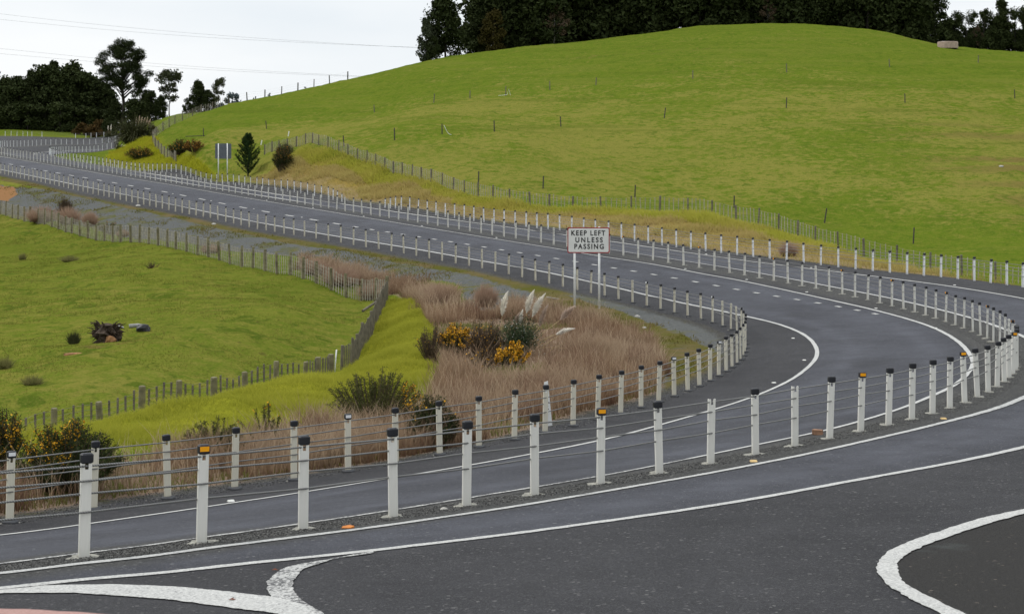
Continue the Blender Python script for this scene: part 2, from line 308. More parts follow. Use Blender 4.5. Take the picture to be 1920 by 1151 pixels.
# ------------------------------------------------------------------ regions in plan
def seg_dist(P, Q, closed=False):
    """distance from points P (n,2) to polyline Q"""
    Q = np.asarray(Q)[:, :2]; Q = np.vstack([Q, Q[:1]]) if closed else Q; out = np.full(len(P), 1e9)
    a = Q[:-1]; d = Q[1:]-a; L = (d*d).sum(1)+1e-12
    for i in range(0, len(P), 20000):
        p = P[i:i+20000]; best = np.full(len(p), 1e18)
        for k in range(len(a)):
            t = np.clip(((p-a[k])@d[k])/L[k], 0, 1); e = p-a[k]-t[:,None]*d[k]; np.minimum(best, (e*e).sum(1), out=best)
        out[i:i+20000] = np.sqrt(best)
    return out
def inside(P, Q):
    Q = np.asarray(Q)[:, :2]; x, y = P[:,0], P[:,1]; r = np.zeros(len(P), bool); j = len(Q)-1
    for i in range(len(Q)):
        yi, yj = Q[i,1], Q[j,1]
        if yi != yj:
            c = ((yi > y) != (yj > y)) & (x < (Q[j,0]-Q[i,0])*(y-yi)/(yj-yi)+Q[i,0]); r ^= c
        j = i
    return r
def sdf(P, Q, far=12.0):
    """signed distance, positive inside; only exact near the outline"""
    Q = np.asarray(Q); lo = Q[:,:2].min(0)-far; hi = Q[:,:2].max(0)+far
    sel = ((P >= lo) & (P <= hi)).all(1); out = np.full(len(P), -far)
    if sel.any():
        p = P[sel]; d = np.minimum(seg_dist(p, Q, True), far); out[sel] = np.where(inside(p, Q), d, -d)
    return out
def thin(P, step): return resample(P, step)
PC2 = np.vstack([PC[0]+(PC[0]-PC[8])/np.linalg.norm(PC[0]-PC[8])*14, PC])
asph = np.vstack([thin(PC2,1.0), thin(PD1[::-1],1.2), thin(PD2,1.2), [(30,52),(44,40),(40,12),(16,-14),(-14,-14),(-22,2)]])
lane1 = np.vstack([thin(L0,1), thin(L1[::-1],1)]); lane2 = np.vstack([thin(L2,1), thin(L3[::-1],1.5)]); lane3 = np.vstack([thin(E1,1), thin(J1[::-1],1)])
def region(t, y0=6.0):
    p = pts(t); return hit0([q[0] for q in p], [q[1] for q in p], y0)
def px_region(t):   # outlines given with their scale where the sight line is blocked
    return np.array([W(*r[:3])[:2] for r in rows(t)])
R_lush = px_region("735,552,42;775,552,42.5;795,600,47;812,640,53;815,690,60;800,740,70;720,775,82;600,800,90;420,835,100;240,850,104;100,850,104;0,880,110;-300,900,110;-300,860,90;0,850,84;189,823,75;400,760,66;560,729,61;640,712,57;672,676,52.5;704,614,46.5;724,570,42")
R_brown = region("560,490;620,499;680,513;740,528;800,538;850,552;872,578;930,588;960,572;1000,578;1060,588;1120,601;1180,624;1230,656;1252,700;1235,735;1195,764;1150,781;1076,796;966,821;826,849;654,882;442,915;177,954;0,979;-300,1033;-300,965;0,922;100,897;240,872;430,846;600,812;720,786;812,747;828,700;824,650;800,602;788,576;745,550;700,541;640,524;560,506")
R_grav = region("1060,553;1135,557;1214,576;1290,594;1337,606;1372,619;1397,640;1404,652;1408,668;1396,676;1372,668;1335,648;1290,630;1250,618;1200,598;1150,578;1100,566")
R_moss = region("0,329;60,342;137,357;226,377;293,391;367,405;452,425;533,440;617,454;711,469;806,486;905,506;1005,528;1050,540;1110,566;1160,582;1205,602;1255,624;1300,640;1340,656;1372,676;1392,684;1380,694;1350,712;1310,735;1270,752;1215,772;1180,782;1150,786;1200,765;1240,735;1258,700;1235,660;1190,628;1130,600;1060,585;1010,570;1000,550;950,534;905,522;806,503;711,485;617,468;533,454;452,439;367,418;293,403;226,388;137,367;60,351;0,337")
R_slope = px_region("-200,330,20;30,350,22.8;111,357,23.8;200,378,25.6;300,402,27.6;400,424,29.2;500,446,31.2;600,466,33.8;700,484,35.4;800,502,37.6;905,524,39.8;905,548,42;840,540,40.8;760,520,39.2;680,505,37.7;620,490,36.3;500,476,34;412,462,33;300,445,31;200,428,29;100,410,27;0,392,25;-200,380,23")
R_slope2 = region("860,520;905,510;1005,532;1060,545;1135,560;1214,578;1290,596;1337,609;1372,622;1400,650;1400,672;1393,702;1290,748;1150,792;1076,801;966,825;900,760;880,640;870,560")
R_bank = px_region("470,338,20.3;500,325,20.4;530,300,20.2;560,279,20.2;602,285,20.9;640,296,21.3;700,309,22.2;783,333,24;870,360,25.7;940,376,26.8;1050,387,28;1200,393,28.8;1338,407,29.9;1476,438,31.8;1560,465,33.4;1620,484,35;1690,505,38.5;1800,519,43;1900,532,45.8;1900,534,46.3;1797,521.5,44.1;1702,513,42.2;1605,504,40.4;1508,492,38.3;1413,481,36.7;1324,470,35.2;1242,459,33.7;1166,448.5,32.2;1094,438.5,31;1028,429.7,30;966,422.8,29.5;889,413.5,28.2;801,400.5,26.6;722,389,25.3;641,378,24.1;577,368,22.9;516,358.5,21.5")
R_bush = region("785,640;800,615;845,605;880,600;930,598;960,600;1010,604;1050,612;1085,625;1090,655;1060,690;1010,705;985,722;930,722;890,712;840,690;790,680")
R_soil = px_region("-60,352,22;0,356,22.5;28,362,23.2;32,376,24;14,384,24.4;-60,384,23.6")
R_mound = px_region("196,306,16.4;206,290,14.6;232,276,14.2;262,268,14.4;292,266,14.9;325,292,16.8;352,312,17.6;420,332,19;440,340,19.8;380,335,18.7;300,323,17.5;222,314,16.5")
J3o = pts("1960,946;1920,955.5;1847,970.5;1764,995.5;1697,1019;1657,1040.6;1643,1064;1653.7,1087.3;1690,1114;1764,1151;1850,1195")
J3i = pts("1960,954;1920,964;1847,984;1764,1012;1710,1034;1686,1050.6;1682,1067;1690.5,1087.3;1730.5,1114;1809,1151;1890,1190")
R_isl = np.vstack([hit0(*np.array(J3o).T), [(9.5,9.0),(14,14)]])
R_pink = region("-60,1136;0,1139.5;45,1140;150,1145.5;225,1152;260,1165;100,1185;-80,1185")

# ------------------------------------------------------------------ the grid that carries ground and road
def radii():
    r=[2.0]
    while r[-1]<6000:
        q=r[-1]; r.append(q+(max(.09,min(q*q/11000,.95)) if q<335 else min((q-334)*.12+1,q*.12)))
    return np.array(r)
RR = radii()
fine = math.radians(19.6)
TH = np.r_[np.linspace(-math.pi,-fine*1.02,34)[:-1], np.linspace(-fine*1.02,fine*1.02,820), np.linspace(fine*1.02,math.pi,34)[1:]]
GX = np.outer(RR, np.sin(TH)); GY = np.outer(RR, np.cos(TH)); NR, NT = GX.shape
GP = np.stack([GX.ravel(), GY.ravel()], -1)
near = np.hypot(GP[:,0],GP[:,1]) < 345
SD = sdf(GP, asph, 8.0)
def sm(x, a, b): t=np.clip((x-a)/(b-a),0,1); return t*t*(3-2*t)
def msk(Q, w): return sm(sdf(GP,Q,8.0), -w, w)
M_lush=msk(R_lush,.5); M_brown=msk(R_brown,.8); M_grav=msk(R_grav,.4); M_moss=msk(R_moss,.45); M_slope=np.maximum(msk(R_slope,.6),msk(R_slope2,.6)); M_bank=msk(R_bank,.5); M_soil=msk(R_soil,.5); M_mound=msk(R_mound,1.0)
M_bush=msk(R_bush,.5)
SL1=sdf(GP,lane1,4.0); SL2=np.maximum(sdf(GP,lane2,4.0),sdf(GP,lane3,4.0)); S_isl=sdf(GP,R_isl,3.0); S_pink=sdf(GP,R_pink,3.0)
sel=near&(SD>-3); DA=np.full(len(GP),5.0); DA[sel]=np.minimum(seg_dist(GP[sel],thin(PA,1.5)),5)
GZ = G0(GP[:,0],GP[:,1])
def lumps(P, sd, lush, brown, hill):
    x,y=P[:,0],P[:,1]; m=1-sm(sd,-2.2,-.45); far=sm(np.hypot(x,y),280,420)
    z=.34*fbm(x/9,y/9,3)+.34*fbm(x/2.0,y/2.0,5,3)
    z=z+lush*.5*fbm(x/1.3,y/1.3,9,2)+hill*(1.6*fbm(x/28,y/28,13)+.30*fbm(x/3+y/5,y/2.2,15,2))
    return z*m*(1-far)+ (1-m)*.012*fbm(x/5,y/5,21,2)
HILL = sm(GY.ravel(),88,125)*(1-np.maximum(M_bank,M_mound))*(SD<-3)
GZ = GZ + lumps(GP, SD, np.maximum(M_lush,M_mound*.5), M_brown, HILL)
GZ = GZ.reshape(NR,NT)
def ground_z(X, Y):
    X=np.atleast_1d(np.asarray(X,float)); Y=np.atleast_1d(np.asarray(Y,float))
    r=np.clip(np.hypot(X,Y),RR[0],RR[-1]-1); t=np.arctan2(X,Y)
    i=np.clip(np.searchsorted(RR,r)-1,0,NR-2); j=np.clip(np.searchsorted(TH,t)-1,0,NT-2)
    u=(r-RR[i])/(RR[i+1]-RR[i]); v=(t-TH[j])/(TH[j+1]-TH[j])
    return (GZ[i,j]*(1-v)+GZ[i,j+1]*v)*(1-u)+(GZ[i+1,j]*(1-v)+GZ[i+1,j+1]*v)*u
def gz(x, y): return float(ground_z(x,y)[0])
def hit(px, py, y0=6.0):
    """first ground point seen through a photo point, on the finished grid"""
    Y=np.geomspace(y0,900,2600); X=(px-960)/F*Y; d=CZ-(py-YH)/F*Y-ground_z(X,Y); k=int(np.argmax(d<0))
    if d[k]>=0: k=len(Y)-1
    k=max(k,1); f=d[k-1]/(d[k-1]-d[k]+1e-12); yy=Y[k-1]+f*(Y[k]-Y[k-1]); xx=(px-960)/F*yy
    return Vector((xx,yy,gz(xx,yy)))
def at(px, h):
    """ground point in the sight column px at the distance where a metre spans h photo pixels"""
    x=(px-960)/h; y=F/h; return Vector((x,y,gz(x,y)))

def ground_material():
    b = NB('ground', .95, .0); p = b.pos
    sd=b.at('sd'); fine=b.noise(14,3,p); big=b.noise(.06,4,p); mid=b.noise(.45,4,p,.6); sp=b.noise(3.2,3,p)
    streak=b.noise(1,4,b.scale(p,(.22,.8,.8)),.6); streak2=b.noise(1,3,b.scale(p,(1.1,3.2,3.2)),.65)
    # pasture: mottled mid green, paler tired patches, dark rank tufts
    n4=b.noise(.36,5,p,.64); n1=b.noise(1.5,5,p,.70); dk=b.noise(.9,3,p,.6,1.2)
    g=b.mix(b.rng(n4,.35,.65),(.094,.136,.014),(.068,.114,.011)); g=b.mix(b.rng(n1,.42,.66,0,.75),g,(.140,.150,.026))
    dry=b.at('dry'); n0=b.noise(.055,4,p,.6); tan=b.math('ADD',b.math('ADD',b.math('ADD',b.math('MULTIPLY',n1,1.1),b.math('MULTIPLY',b.math('SUBTRACT',n0,.5),.9)),b.math('MULTIPLY',n4,.7)),b.math('MULTIPLY',dry,.30))
    g=b.mix(b.rng(tan,1.05,1.25,0,.78),g,(.205,.182,.050)); f7=b.noise(5.5,3,p,.7); g=b.mix(b.rng(f7,.52,.68,0,.55),g,(.060,.092,.012)); g=b.mix(b.rng(f7,.46,.34,0,.45),g,(.165,.165,.032))
    pdk=b.at('padd'); g=b.mix(b.math('MULTIPLY',pdk,b.rng(n1,.3,.62,.15,.6)),g,(.160,.150,.036)); g=b.mix(b.math('MULTIPLY',pdk,b.rng(dk,.55,.64,0,.7)),g,(.075,.085,.018)); g=b.mix(b.math('MULTIPLY',pdk,b.rng(b.noise(1.1,3,p,.6,.8),.66,.74,0,.8)),g,(.075,.052,.024))
    g=b.mix(b.rng(dk,.56,.66,0,.65),g,(.052,.092,.010)); g=b.mix(b.rng(sp,.60,.75,0,.35),g,(.13,.14,.03))
    cb=b.noise(1,4,b.scale(p,(.035,.035,1.1)),.65); g=b.mix(b.rng(cb,.52,.64,0,.35),g,(.150,.152,.034)); g=b.mix(b.rng(cb,.44,.36,0,.40),g,(.070,.098,.013)); f9=b.noise(11,2,p,.7); g=b.mix(b.rng(f9,.52,.70,0,.40),g,(.060,.085,.012)); g=b.mix(b.rng(f9,.46,.32,0,.35),g,(.19,.18,.05))
    g=b.mix(b.math('MULTIPLY',b.at('scorch'),b.rng(tan,.92,1.15)),g,(.135,.088,.042))
    g=b.mix(1.0,g,b.mix(pdk,(.98,.99,.86),(.98,1.0,.84)),'MULTIPLY')
    # padd: lower paddock slightly duller
    lush=b.mix(b.rng(mid,.35,.65),(.215,.212,.020),(.165,.178,.016)); lush=b.mix(b.rng(sp,.5,.7),lush,(.215,.215,.02))
    col=b.mix(b.at('lush'),g,lush)
    moss=b.mix(b.rng(sp,.35,.65),(.075,.085,.018),(.115,.105,.045))
    grey=b.mix(b.rng(fine,.3,.7),(.075,.079,.078),(.135,.138,.134)); grey=b.mix(b.rng(b.voro(9,p).outputs['Distance'],.0,.35,.5,0),grey,(.045,.05,.045))
    # embankment: gravel with moss and weeds
    grn=b.rng(b.math('ADD',b.math('MULTIPLY',mid,.7),b.math('MULTIPLY',streak2,.5)),.60,.74)
    slope=b.mix(grn,grey,moss)
    col=b.mix(b.rng(b.math('ADD',b.at('slope'),b.math('MULTIPLY',b.math('SUBTRACT',sp,.5),.8)),.4,.6),col,slope)
    brown=b.mix(b.rng(mid,.35,.65),(.18,.13,.094),(.24,.18,.13)); brown=b.mix(b.rng(sp,.5,.72),brown,(.10,.072,.048))
    col=b.mix(b.rng(b.math('ADD',b.at('brown'),b.math('MULTIPLY',b.math('SUBTRACT',mid,.5),.9)),.4,.6),col,brown)
    rim=b.mix(b.rng(mid,.40,.62),(.082,.082,.018),(.13,.10,.05)); rim=b.mix(b.rng(streak2,.55,.72,0,.6),rim,(.09,.085,.07))
    col=b.mix(b.rng(b.math('ADD',b.at('rim'),b.math('MULTIPLY',b.math('SUBTRACT',sp,.5),1.0)),.4,.62),col,rim)
    g2=b.mix(b.rng(mid,.55,.70,0,.5),grey,moss)
    col=b.mix(b.rng(b.math('ADD',b.at('grav'),b.math('MULTIPLY',b.math('SUBTRACT',sp,.5),.7)),.42,.58),col,g2)
    # cut bank: yellow-green top running down to tan soil
    bk=b.math('ADD',b.at('bankh'),b.math('MULTIPLY',b.math('SUBTRACT',b.math('ADD',mid,b.math('MULTIPLY',sp,.5)),.75),.9))
    bank=b.ramp(bk,[(0,(.20,.150,.095)),(.25,(.225,.172,.085)),(.5,(.225,.165,.045)),(.78,(.165,.155,.022)),(1,(.135,.155,.018))])
    bank=b.mix(b.rng(sp,.56,.75,0,.75),bank,(.085,.062,.028))
    col=b.mix(b.at('bank'),col,bank)
    col=b.mix(b.rng(b.math('ADD',b.at('soil'),b.math('MULTIPLY',b.math('SUBTRACT',mid,.5),.8)),.4,.6),col,b.mix(fine,(.20,.105,.045),(.27,.15,.075)))
    # asphalt
    edge=b.math('ADD',sd,b.math('MULTIPLY',b.math('SUBTRACT',sp,.5),.55))
    chips=b.voro(38,p); cc=b.rng(chips.outputs['Color'],.0,1.0); ch2=b.voro(90,p); c2=b.rng(ch2.outputs['Color'],0,1)
    fine2=b.noise(46,3,p,.75); gr=b.noise(13,4,p,.75)
    wear=b.noise(1,4,b.scale(p,(.22,.22,.22)),.65); blot=b.noise(1.3,4,p,.65)
    def seal(lo,hi,bright,amt,dark):
        s=b.mix(b.rng(b.math('ADD',b.math('MULTIPLY',wear,.6),b.math('MULTIPLY',blot,.4)),.38,.62),lo,hi)
        s=b.mix(b.rng(fine2,.48,.68,0,.85),s,dark); s=b.mix(b.rng(gr,.50,.72,0,.55),s,dark); s=b.mix(b.rng(c2,.72,.95,0,.40),s,bright); return b.mix(b.rng(cc,amt,amt+.10,0,.85),s,bright)
    lane=seal((.036,.038,.048),(.068,.072,.088),(.21,.21,.215),.87,(.020,.020,.025))
    sh=seal((.022,.022,.026),(.044,.044,.049),(.17,.168,.165),.86,(.011,.011,.012))
    med=b.mix(b.rng(fine2,.35,.62),(.012,.012,.013),(.085,.084,.080)); med=b.mix(b.rng(gr,.5,.66,0,.7),med,(.014,.014,.014)); med=b.mix(b.rng(cc,.80,.90,0,.8),med,(.19,.188,.175))
    sl=b.math('ADD',b.at('lane'),b.math('MULTIPLY',b.math('SUBTRACT',mid,.5),.15))
    a=b.mix(b.rng(sl,-.08,.12),sh,lane)
    a=b.mix(b.rng(b.math('ADD',b.at('dA'),b.math('MULTIPLY',b.math('SUBTRACT',sp,.5),.35)),.55,.95,1,0),a,med)
    tr=b.at('track'); a=b.mix(b.math('MULTIPLY',tr,b.rng(blot,.35,.65,.15,.6)),a,(.084,.088,.106))
    patch=b.noise(.35,2,p,.5,.6); a=b.mix(b.rng(patch,.60,.63,0,.22),a,(.020,.020,.022))
    isl=b.mix(b.rng(fine2,.4,.7),(.010,.0095,.009),(.030,.027,.025)); isl=b.mix(b.rng(cc,.90,.97,0,.8),isl,(.16,.13,.11)); isl=b.mix(b.rng(b.noise(.9,3,p),.66,.75,0,.5),isl,(.06,.07,.068))
    a=b.mix(b.rng(b.at('isl'),-.02,.06),a,isl)
    pk=b.mix(b.rng(fine2,.35,.65),(.36,.21,.185),(.46,.29,.26)); a=b.mix(b.rng(b.math('ADD',b.at('pink'),b.math('MULTIPLY',b.math('SUBTRACT',sp,.5),.06)),-.01,.03),a,pk)
    onroad=b.rng(edge,-.42,-.28)
    verge=b.mix(b.rng(fine2,.35,.65),(.035,.034,.032),(.11,.108,.10)); verge=b.mix(b.rng(sp,.55,.7,0,.6),verge,(.08,.075,.025))
    col=b.mix(b.rng(edge,-.85,-.55),col,verge)
    col=b.mix(onroad,col,a)
    hgt=b.mix(onroad,b.math('ADD',b.math('MULTIPLY',sp,.8),b.math('MULTIPLY',fine,.35)),b.math('ADD',b.math('MULTIPLY',fine2,.14),b.math('MULTIPLY',c2,.05)))
    b.bump(hgt,.9,.12)
    b.put(b.math('MULTIPLY',onroad,.22),b.b.inputs['Specular IOR Level'])
    return b.done(col, b.mix(onroad,.95,.80))
MAT_G = ground_material()
# bank height coordinate: 1 along the crest, 0 along the barrier
crest=thin(px_region("500,318,20.2;560,279,20.2;602,285,20.9;640,296,21.3;700,309,22.2;783,333,24;870,360,25.7;940,376,26.8;1050,387,28;1200,393,28.8;1338,407,29.9;1476,438,31.8;1560,465,33.4;1640,489,34.6;1760,512,37;1990,548,44"),2)
toe=np.vstack([thin(PD1[:170][::-1],2),thin(PD2,2)])
sb=M_bank>0; bankh=np.zeros(len(GP)); d1=seg_dist(GP[sb],crest); d0=seg_dist(GP[sb],toe); bankh[sb]=d0/(d0+d1+1e-6)
SCAR=hit0([1225],[96],150)[0]; STUMP=hit0([186],[652],30)[0]
ATTR=dict(sd=SD, lush=np.maximum(M_lush,M_mound), brown=M_brown, grav=M_grav, slope=M_slope, rim=M_moss, bank=M_bank, bankh=bankh, soil=M_soil,
    lane=np.maximum(SL1,SL2), dA=np.where(np.hypot(GP[:,0],GP[:,1])<300,DA,5), isl=S_isl, pink=S_pink,
    track=np.exp(-((SL1-.95)/.33)**2)*.9+np.exp(-((SL2-.95)/.33)**2)*.9,
    dry=(sm(GP[:,1],100,125)*sm(GP[:,1],205,165)+.45*sm(GP[:,1],36,50)*sm(GP[:,1],95,60)*(GP[:,0]<-2))*(GP[:,1]>0), scorch=1.3*np.exp(-((GP[:,0]-STUMP[0])/.85)**2-((GP[:,1]-STUMP[1])/1.3)**2)+.85*np.exp(-((GP[:,0]-SCAR[0])/8)**2-((GP[:,1]-SCAR[1])/2.6)**2)+.7*sm(GP[:,0],28,46)*sm(GP[:,1],98,115)*sm(GP[:,1],165,135)*sm(vnoise(GP[:,0]/14,GP[:,1]/2.2,88),.40,.65))
R_padd=px_region("-400,400,24;1,404,25.2;134,442,28.6;262,458,31.1;412,491,35;544,516,38;620,541,39.7;703,564,41.4;724,570,42;700,620,47;672,676,53;640,706,57;560,729,60;400,765,66;189,823,74.5;10,862,84;-400,900,90")
ATTR['padd']=msk(R_padd,.6)
cells=(np.arange(NR-1)[:,None]*NT+np.arange(NT-1)[None,:]).ravel()
quads=np.stack([cells,cells+1,cells+NT+1,cells+NT],-1)[:, ::-1]
onr=(SD[quads]>-.40).sum(1)>=2
GV=np.stack([GX.ravel(),GY.ravel(),GZ.ravel()],-1)
def sheet(name, fsel):
    q=quads[fsel]; used,inv=np.unique(q,return_inverse=True)
    me=np_mesh(name,GV[used],inv.reshape(q.shape),True)
    for k,v in ATTR.items(): attr(me,k,v[used])
    return tag(link(name,me,mat=MAT_G),kind='structure')
road=sheet('road',onr); ground=sheet('ground',~onr)

# ------------------------------------------------------------------ painted lines
def paint_material(name, worn):
    b=NB(name,.7,.3); p=b.pos
    f=b.math('ADD',b.noise(26,3,p,.7),b.math('MULTIPLY',b.noise(2.5,2,p),.4))
    return b.done(b.mix(b.rng(f,worn,worn+.10),b.mix(b.rng(b.noise(38,2,p,.7),.4,.65),b.mix(b.noise(3,3,p),(.42,.42,.40),(.57,.57,.55)),(.29,.29,.285)),(.065,.065,.068)))
M_paint=paint_material('road_paint',.82); M_worn=paint_material('worn_paint',.68)
def ribbon(mb, P, w, wob=.0, lift=.006):
    P=np.asarray(P); d=np.gradient(P,axis=0); d/=np.linalg.norm(d,axis=1)[:,None]+1e-9; nrm=np.stack([-d[:,1],d[:,0]],-1)
    ww=w if hasattr(w,'__len__') else np.full(len(P),w)
    V=[]
    for k,s in enumerate((-.5,0,.5)):
        j=(fbm(P[:,0]*9+k*7,P[:,1]*9,31+k,2)*wob) if s else 0
        q=P+nrm*(s*ww+j)[:,None] if s else P
        z=ground_z(q[:,0],q[:,1])+lift+.00016*np.hypot(q[:,0],q[:,1]); V.append(np.stack([q[:,0],q[:,1],z],-1))
    n=len(P); vs=np.concatenate(V); fs=[]
    for i in range(n-1):
        fs.append((i,i+1,n+i+1,n+i)); fs.append((n+i,n+i+1,2*n+i+1,2*n+i))
    mb.add(vs.tolist(), [f[::-1] for f in fs])
def dens(P): return resample(P,.12) if np.hypot(*P[:,:2].mean(0))<40 else resample(P,.3)
def line(P, w, mat, wob=.035, name='edge_line'):
    mb=MB(); ribbon(mb,dens(P),w,wob); me=mb.mesh(name); return tag(link(name,me,mat=mat),kind='structure')
far1=L1[np.hypot(*L1.T)>24]; nr1=L1[np.hypot(*L1.T)<=24.3]
line(L0,.12,M_paint); line(far1,.12,M_paint); line(nr1,.11,M_worn,.05); line(L2,.12,M_paint); line(E1,.13,M_paint); line(L3,.13,M_paint); line(J1,.13,M_paint)
def join(p, q, via):     # carry an edge line on round the bend beyond the photograph
    P=catmull([tuple(p[-4]),tuple(p[-1])]+via+[tuple(q[-1]),tuple(q[-4])],.5); return smooth(resample(P,.4),1.5)
line(join(L2,E1,[(14.9,41.3),(13.9,38.2)]),.12,M_paint); line(join(L3,J1,[(22.6,51),(23.2,44.5),(20.6,37.5),(15.2,31.6)]),.13,M_paint)
dash=pts("1641,589;1610,582.5;1577,575.5;1535,568;1494,562;1457,556;1419,550;1382,543.6;1346,536.5;1305,528.5;1264,521.5;1226.4,515;1189,509;1150.7,503;1115,497.3;1079.6,491.5;1044,485.5;1008,480;974,474.6;940.7,469.4;908,464.2;876.5,459.1;844,454;814,449.6;787,445.2;755,440.3;727.6,436.1;698.8,431.6;669,426.7;643.4,422.6;590.8,413.3;543.3,404.6;497.6,396.4;455.6,388.8;415.9,381.4;378.3,374.4;343.3,367.7;308.2,361.3;276,355.4;245,349.8;214.6,344.7;186.5,339.5;159.6,334.5;134.5,329.9;109.5,325.5;85.7,321.3;63.2,317.2;42,313;20.6,309.1")
DP=hit0([d[0] for d in dash],[d[1] for d in dash]); DS=smooth(DP,1.2); tg=np.gradient(DS,axis=0); gap=np.hypot(*tg.T); tg/=gap[:,None]
mb=MB()
for k in range(len(DP)):
    ln=.34*gap[k] if k>28 else .27*gap[k]
    ribbon(mb,np.array([DS[k]+tg[k]*ln*u for u in (-.5,-.25,0,.25,.5)]),.15,.02)
tag(mb.build('lane_dashes',M_paint),kind='structure')
def band(name, left, right, mat, step=5):
    a=ground_pts(left,step); b_=ground_pts(right,step); n=120; a=resample(a,np.hypot(*np.diff(a,axis=0).T).sum()/n)[:n]; b_=resample(b_,np.hypot(*np.diff(b_,axis=0).T).sum()/n)[:n]
    m=min(len(a),len(b_)); K=7; V=[]; fs=[]
    for k in range(K):
        t=k/(K-1); q=a[:m]*(1-t)+b_[:m]*t
        if k in (0,K-1): q=q+np.stack([fbm(q[:,0]*11,q[:,1]*11,41+k,2),fbm(q[:,0]*11,q[:,1]*11,51+k,2)],-1)*.05
        V.append(np.stack([q[:,0],q[:,1],ground_z(q[:,0],q[:,1])+.010],-1))
    for k in range(K-1):
        for i in range(m-1): fs.append((k*m+i,k*m+i+1,(k+1)*m+i+1,(k+1)*m+i))
    mb=MB().add(np.concatenate(V).tolist(),fs); me=mb.mesh(name)
    if me.polygons[0].normal.z<0: me.flip_normals()
    return tag(link(name,me,mat=mat),kind='structure')
def ground_pts(p, step): q=catmull(p,step); return smooth(hit0(q[:,0],q[:,1]),1.5)
band('edge_line',J3o,J3i,M_paint)
band('junction_line',pts("-60,1112;0,1106.8;91.6,1098;160,1097;229,1097;320,1100;383,1105;477,1116;508,1119;545,1127;572,1136"),pts("-60,1118;0,1113;91.6,1112;128,1112;183,1115;320,1125;383,1133.7;450,1142;504,1149;560,1160;600,1168"),M_paint)
band('junction_line',pts("700,1034.5;660,1041;625,1048;571,1056.7;533,1066;508,1081.7;497,1096;500,1110;508,1119;530,1132;552,1148;575,1165"),pts("700,1038;665,1042.5;633,1046.5;596,1058.7;567,1069;550,1086;546.5,1100;556,1117;570,1128;588,1141;606,1151;630,1166"),M_worn)

# ------------------------------------------------------------------ wire rope barriers
def painted(name, col, dirt):
    b=NB(name,.5,.4); p=b.obj; z=b.n('ShaderNodeSeparateXYZ'); b.l(p,z.inputs[0])
    f=b.math('ADD',b.noise(3,3,b.scale(p,(6,6,.6)),.5),b.math('MULTIPLY',b.rng(z.outputs[2],0,.16,.22,0),1))
    return b.done(b.mix(b.rng(f,.50,.85,0,.55),col,dirt),.55)
P_white=painted('white_powder_coat',(.68,.67,.62),(.46,.45,.39)); P_cream=painted('cream_powder_coat',(.60,.57,.47),(.38,.34,.26)); P_bright=painted('bright_white_coat',(.80,.81,.82),(.55,.55,.53))
M_cap=flat('charcoal_plastic',(.018,.019,.023),.5,.2,8); M_rubber=flat('grey_rubber',(.055,.057,.062),.8); M_conc=flat('pale_concrete',(.24,.235,.205),.9,.35,14)
M_amber=flat('amber_reflector',(.86,.36,.006),.25,.08,20,.6); M_speck=flat('white_flower_heads',(.55,.56,.52),.8); M_refl=flat('white_reflector',(.74,.75,.76),.25,.05,20,.6)
def rope_mat():
    b=NB('steel_rope',.45,.5); b.b.inputs['Metallic'].default_value=.35
    wv=b.n('ShaderNodeTexWave'); wv.wave_type='BANDS'; wv.bands_direction='DIAGONAL'; wv.inputs['Scale'].default_value=17; wv.inputs['Distortion'].default_value=.4; b.l(b.pos,wv.inputs['Vector'])
    return b.done(b.mix(wv.outputs['Fac'],(.07,.07,.068),(.25,.25,.24)))
M_rope=rope_mat()
def post_mesh(name):
    w,d,t=.052,.046,.007; mb=MB()
    full=[(-w,d),(-w,.01),(-w+.01,0),(w-.01,0),(w,.01),(w,d),(w-.016,d),(w-.016,d-.006),(w-t,d-.006),(w-t,t),(-w+t,t),(-w+t,d-.006),(-w+.016,d-.006),(-w+.016,d)]
    mb.prism(full,-.12,.835)
    for s in (-1,1):
        half=[(s*w,d),(s*w,.01),(s*(w-.01),0),(s*.017,0),(s*.017,t),(s*(w-t),t),(s*(w-t),d)]
        mb.prism(half if s<0 else half[::-1],.835,.915)
    return mb.mesh(name)
PM={k:post_mesh('post') for k in ('white','cream','bright')}
PM['white'].materials.append(P_white); PM['cream'].materials.append(P_cream); PM['bright'].materials.append(P_bright)
cap_me=MB().box((0,.021,.945),(.122,.078,.098),bev=.014).mesh('cap'); cap_me.materials.append(M_cap)
def refl_mesh(mat):
    me=MB().box((0,.021,.952),(.094,.086,.05)).mesh('reflector'); me.materials.append(mat); return me
amb_me,wht_me=refl_mesh(M_amber),refl_mesh(M_refl)
rnd=random.Random(3)
foot_me=[]
for k in range(4):
    m=MB(); m.lathe([(.19,-.06),(.175,-.001),(.13,.006),(.075,.009),(.073,-.01)],14,jit=.22,rnd=rnd); foot_me.append(m.mesh('footing')); foot_me[-1].materials.append(M_conc)
coll_me=[]
for k in range(3):
    m=MB(); m.lathe([(.115,-.08),(.115,.03),(.10,.042),(.06,.044)],14,jit=.05,rnd=rnd); coll_me.append(m.mesh('collar')); coll_me[-1].materials.append(M_rubber)
def rotz(o, a, tilt=(0,0)): o.rotation_euler=(tilt[0],tilt[1],a)
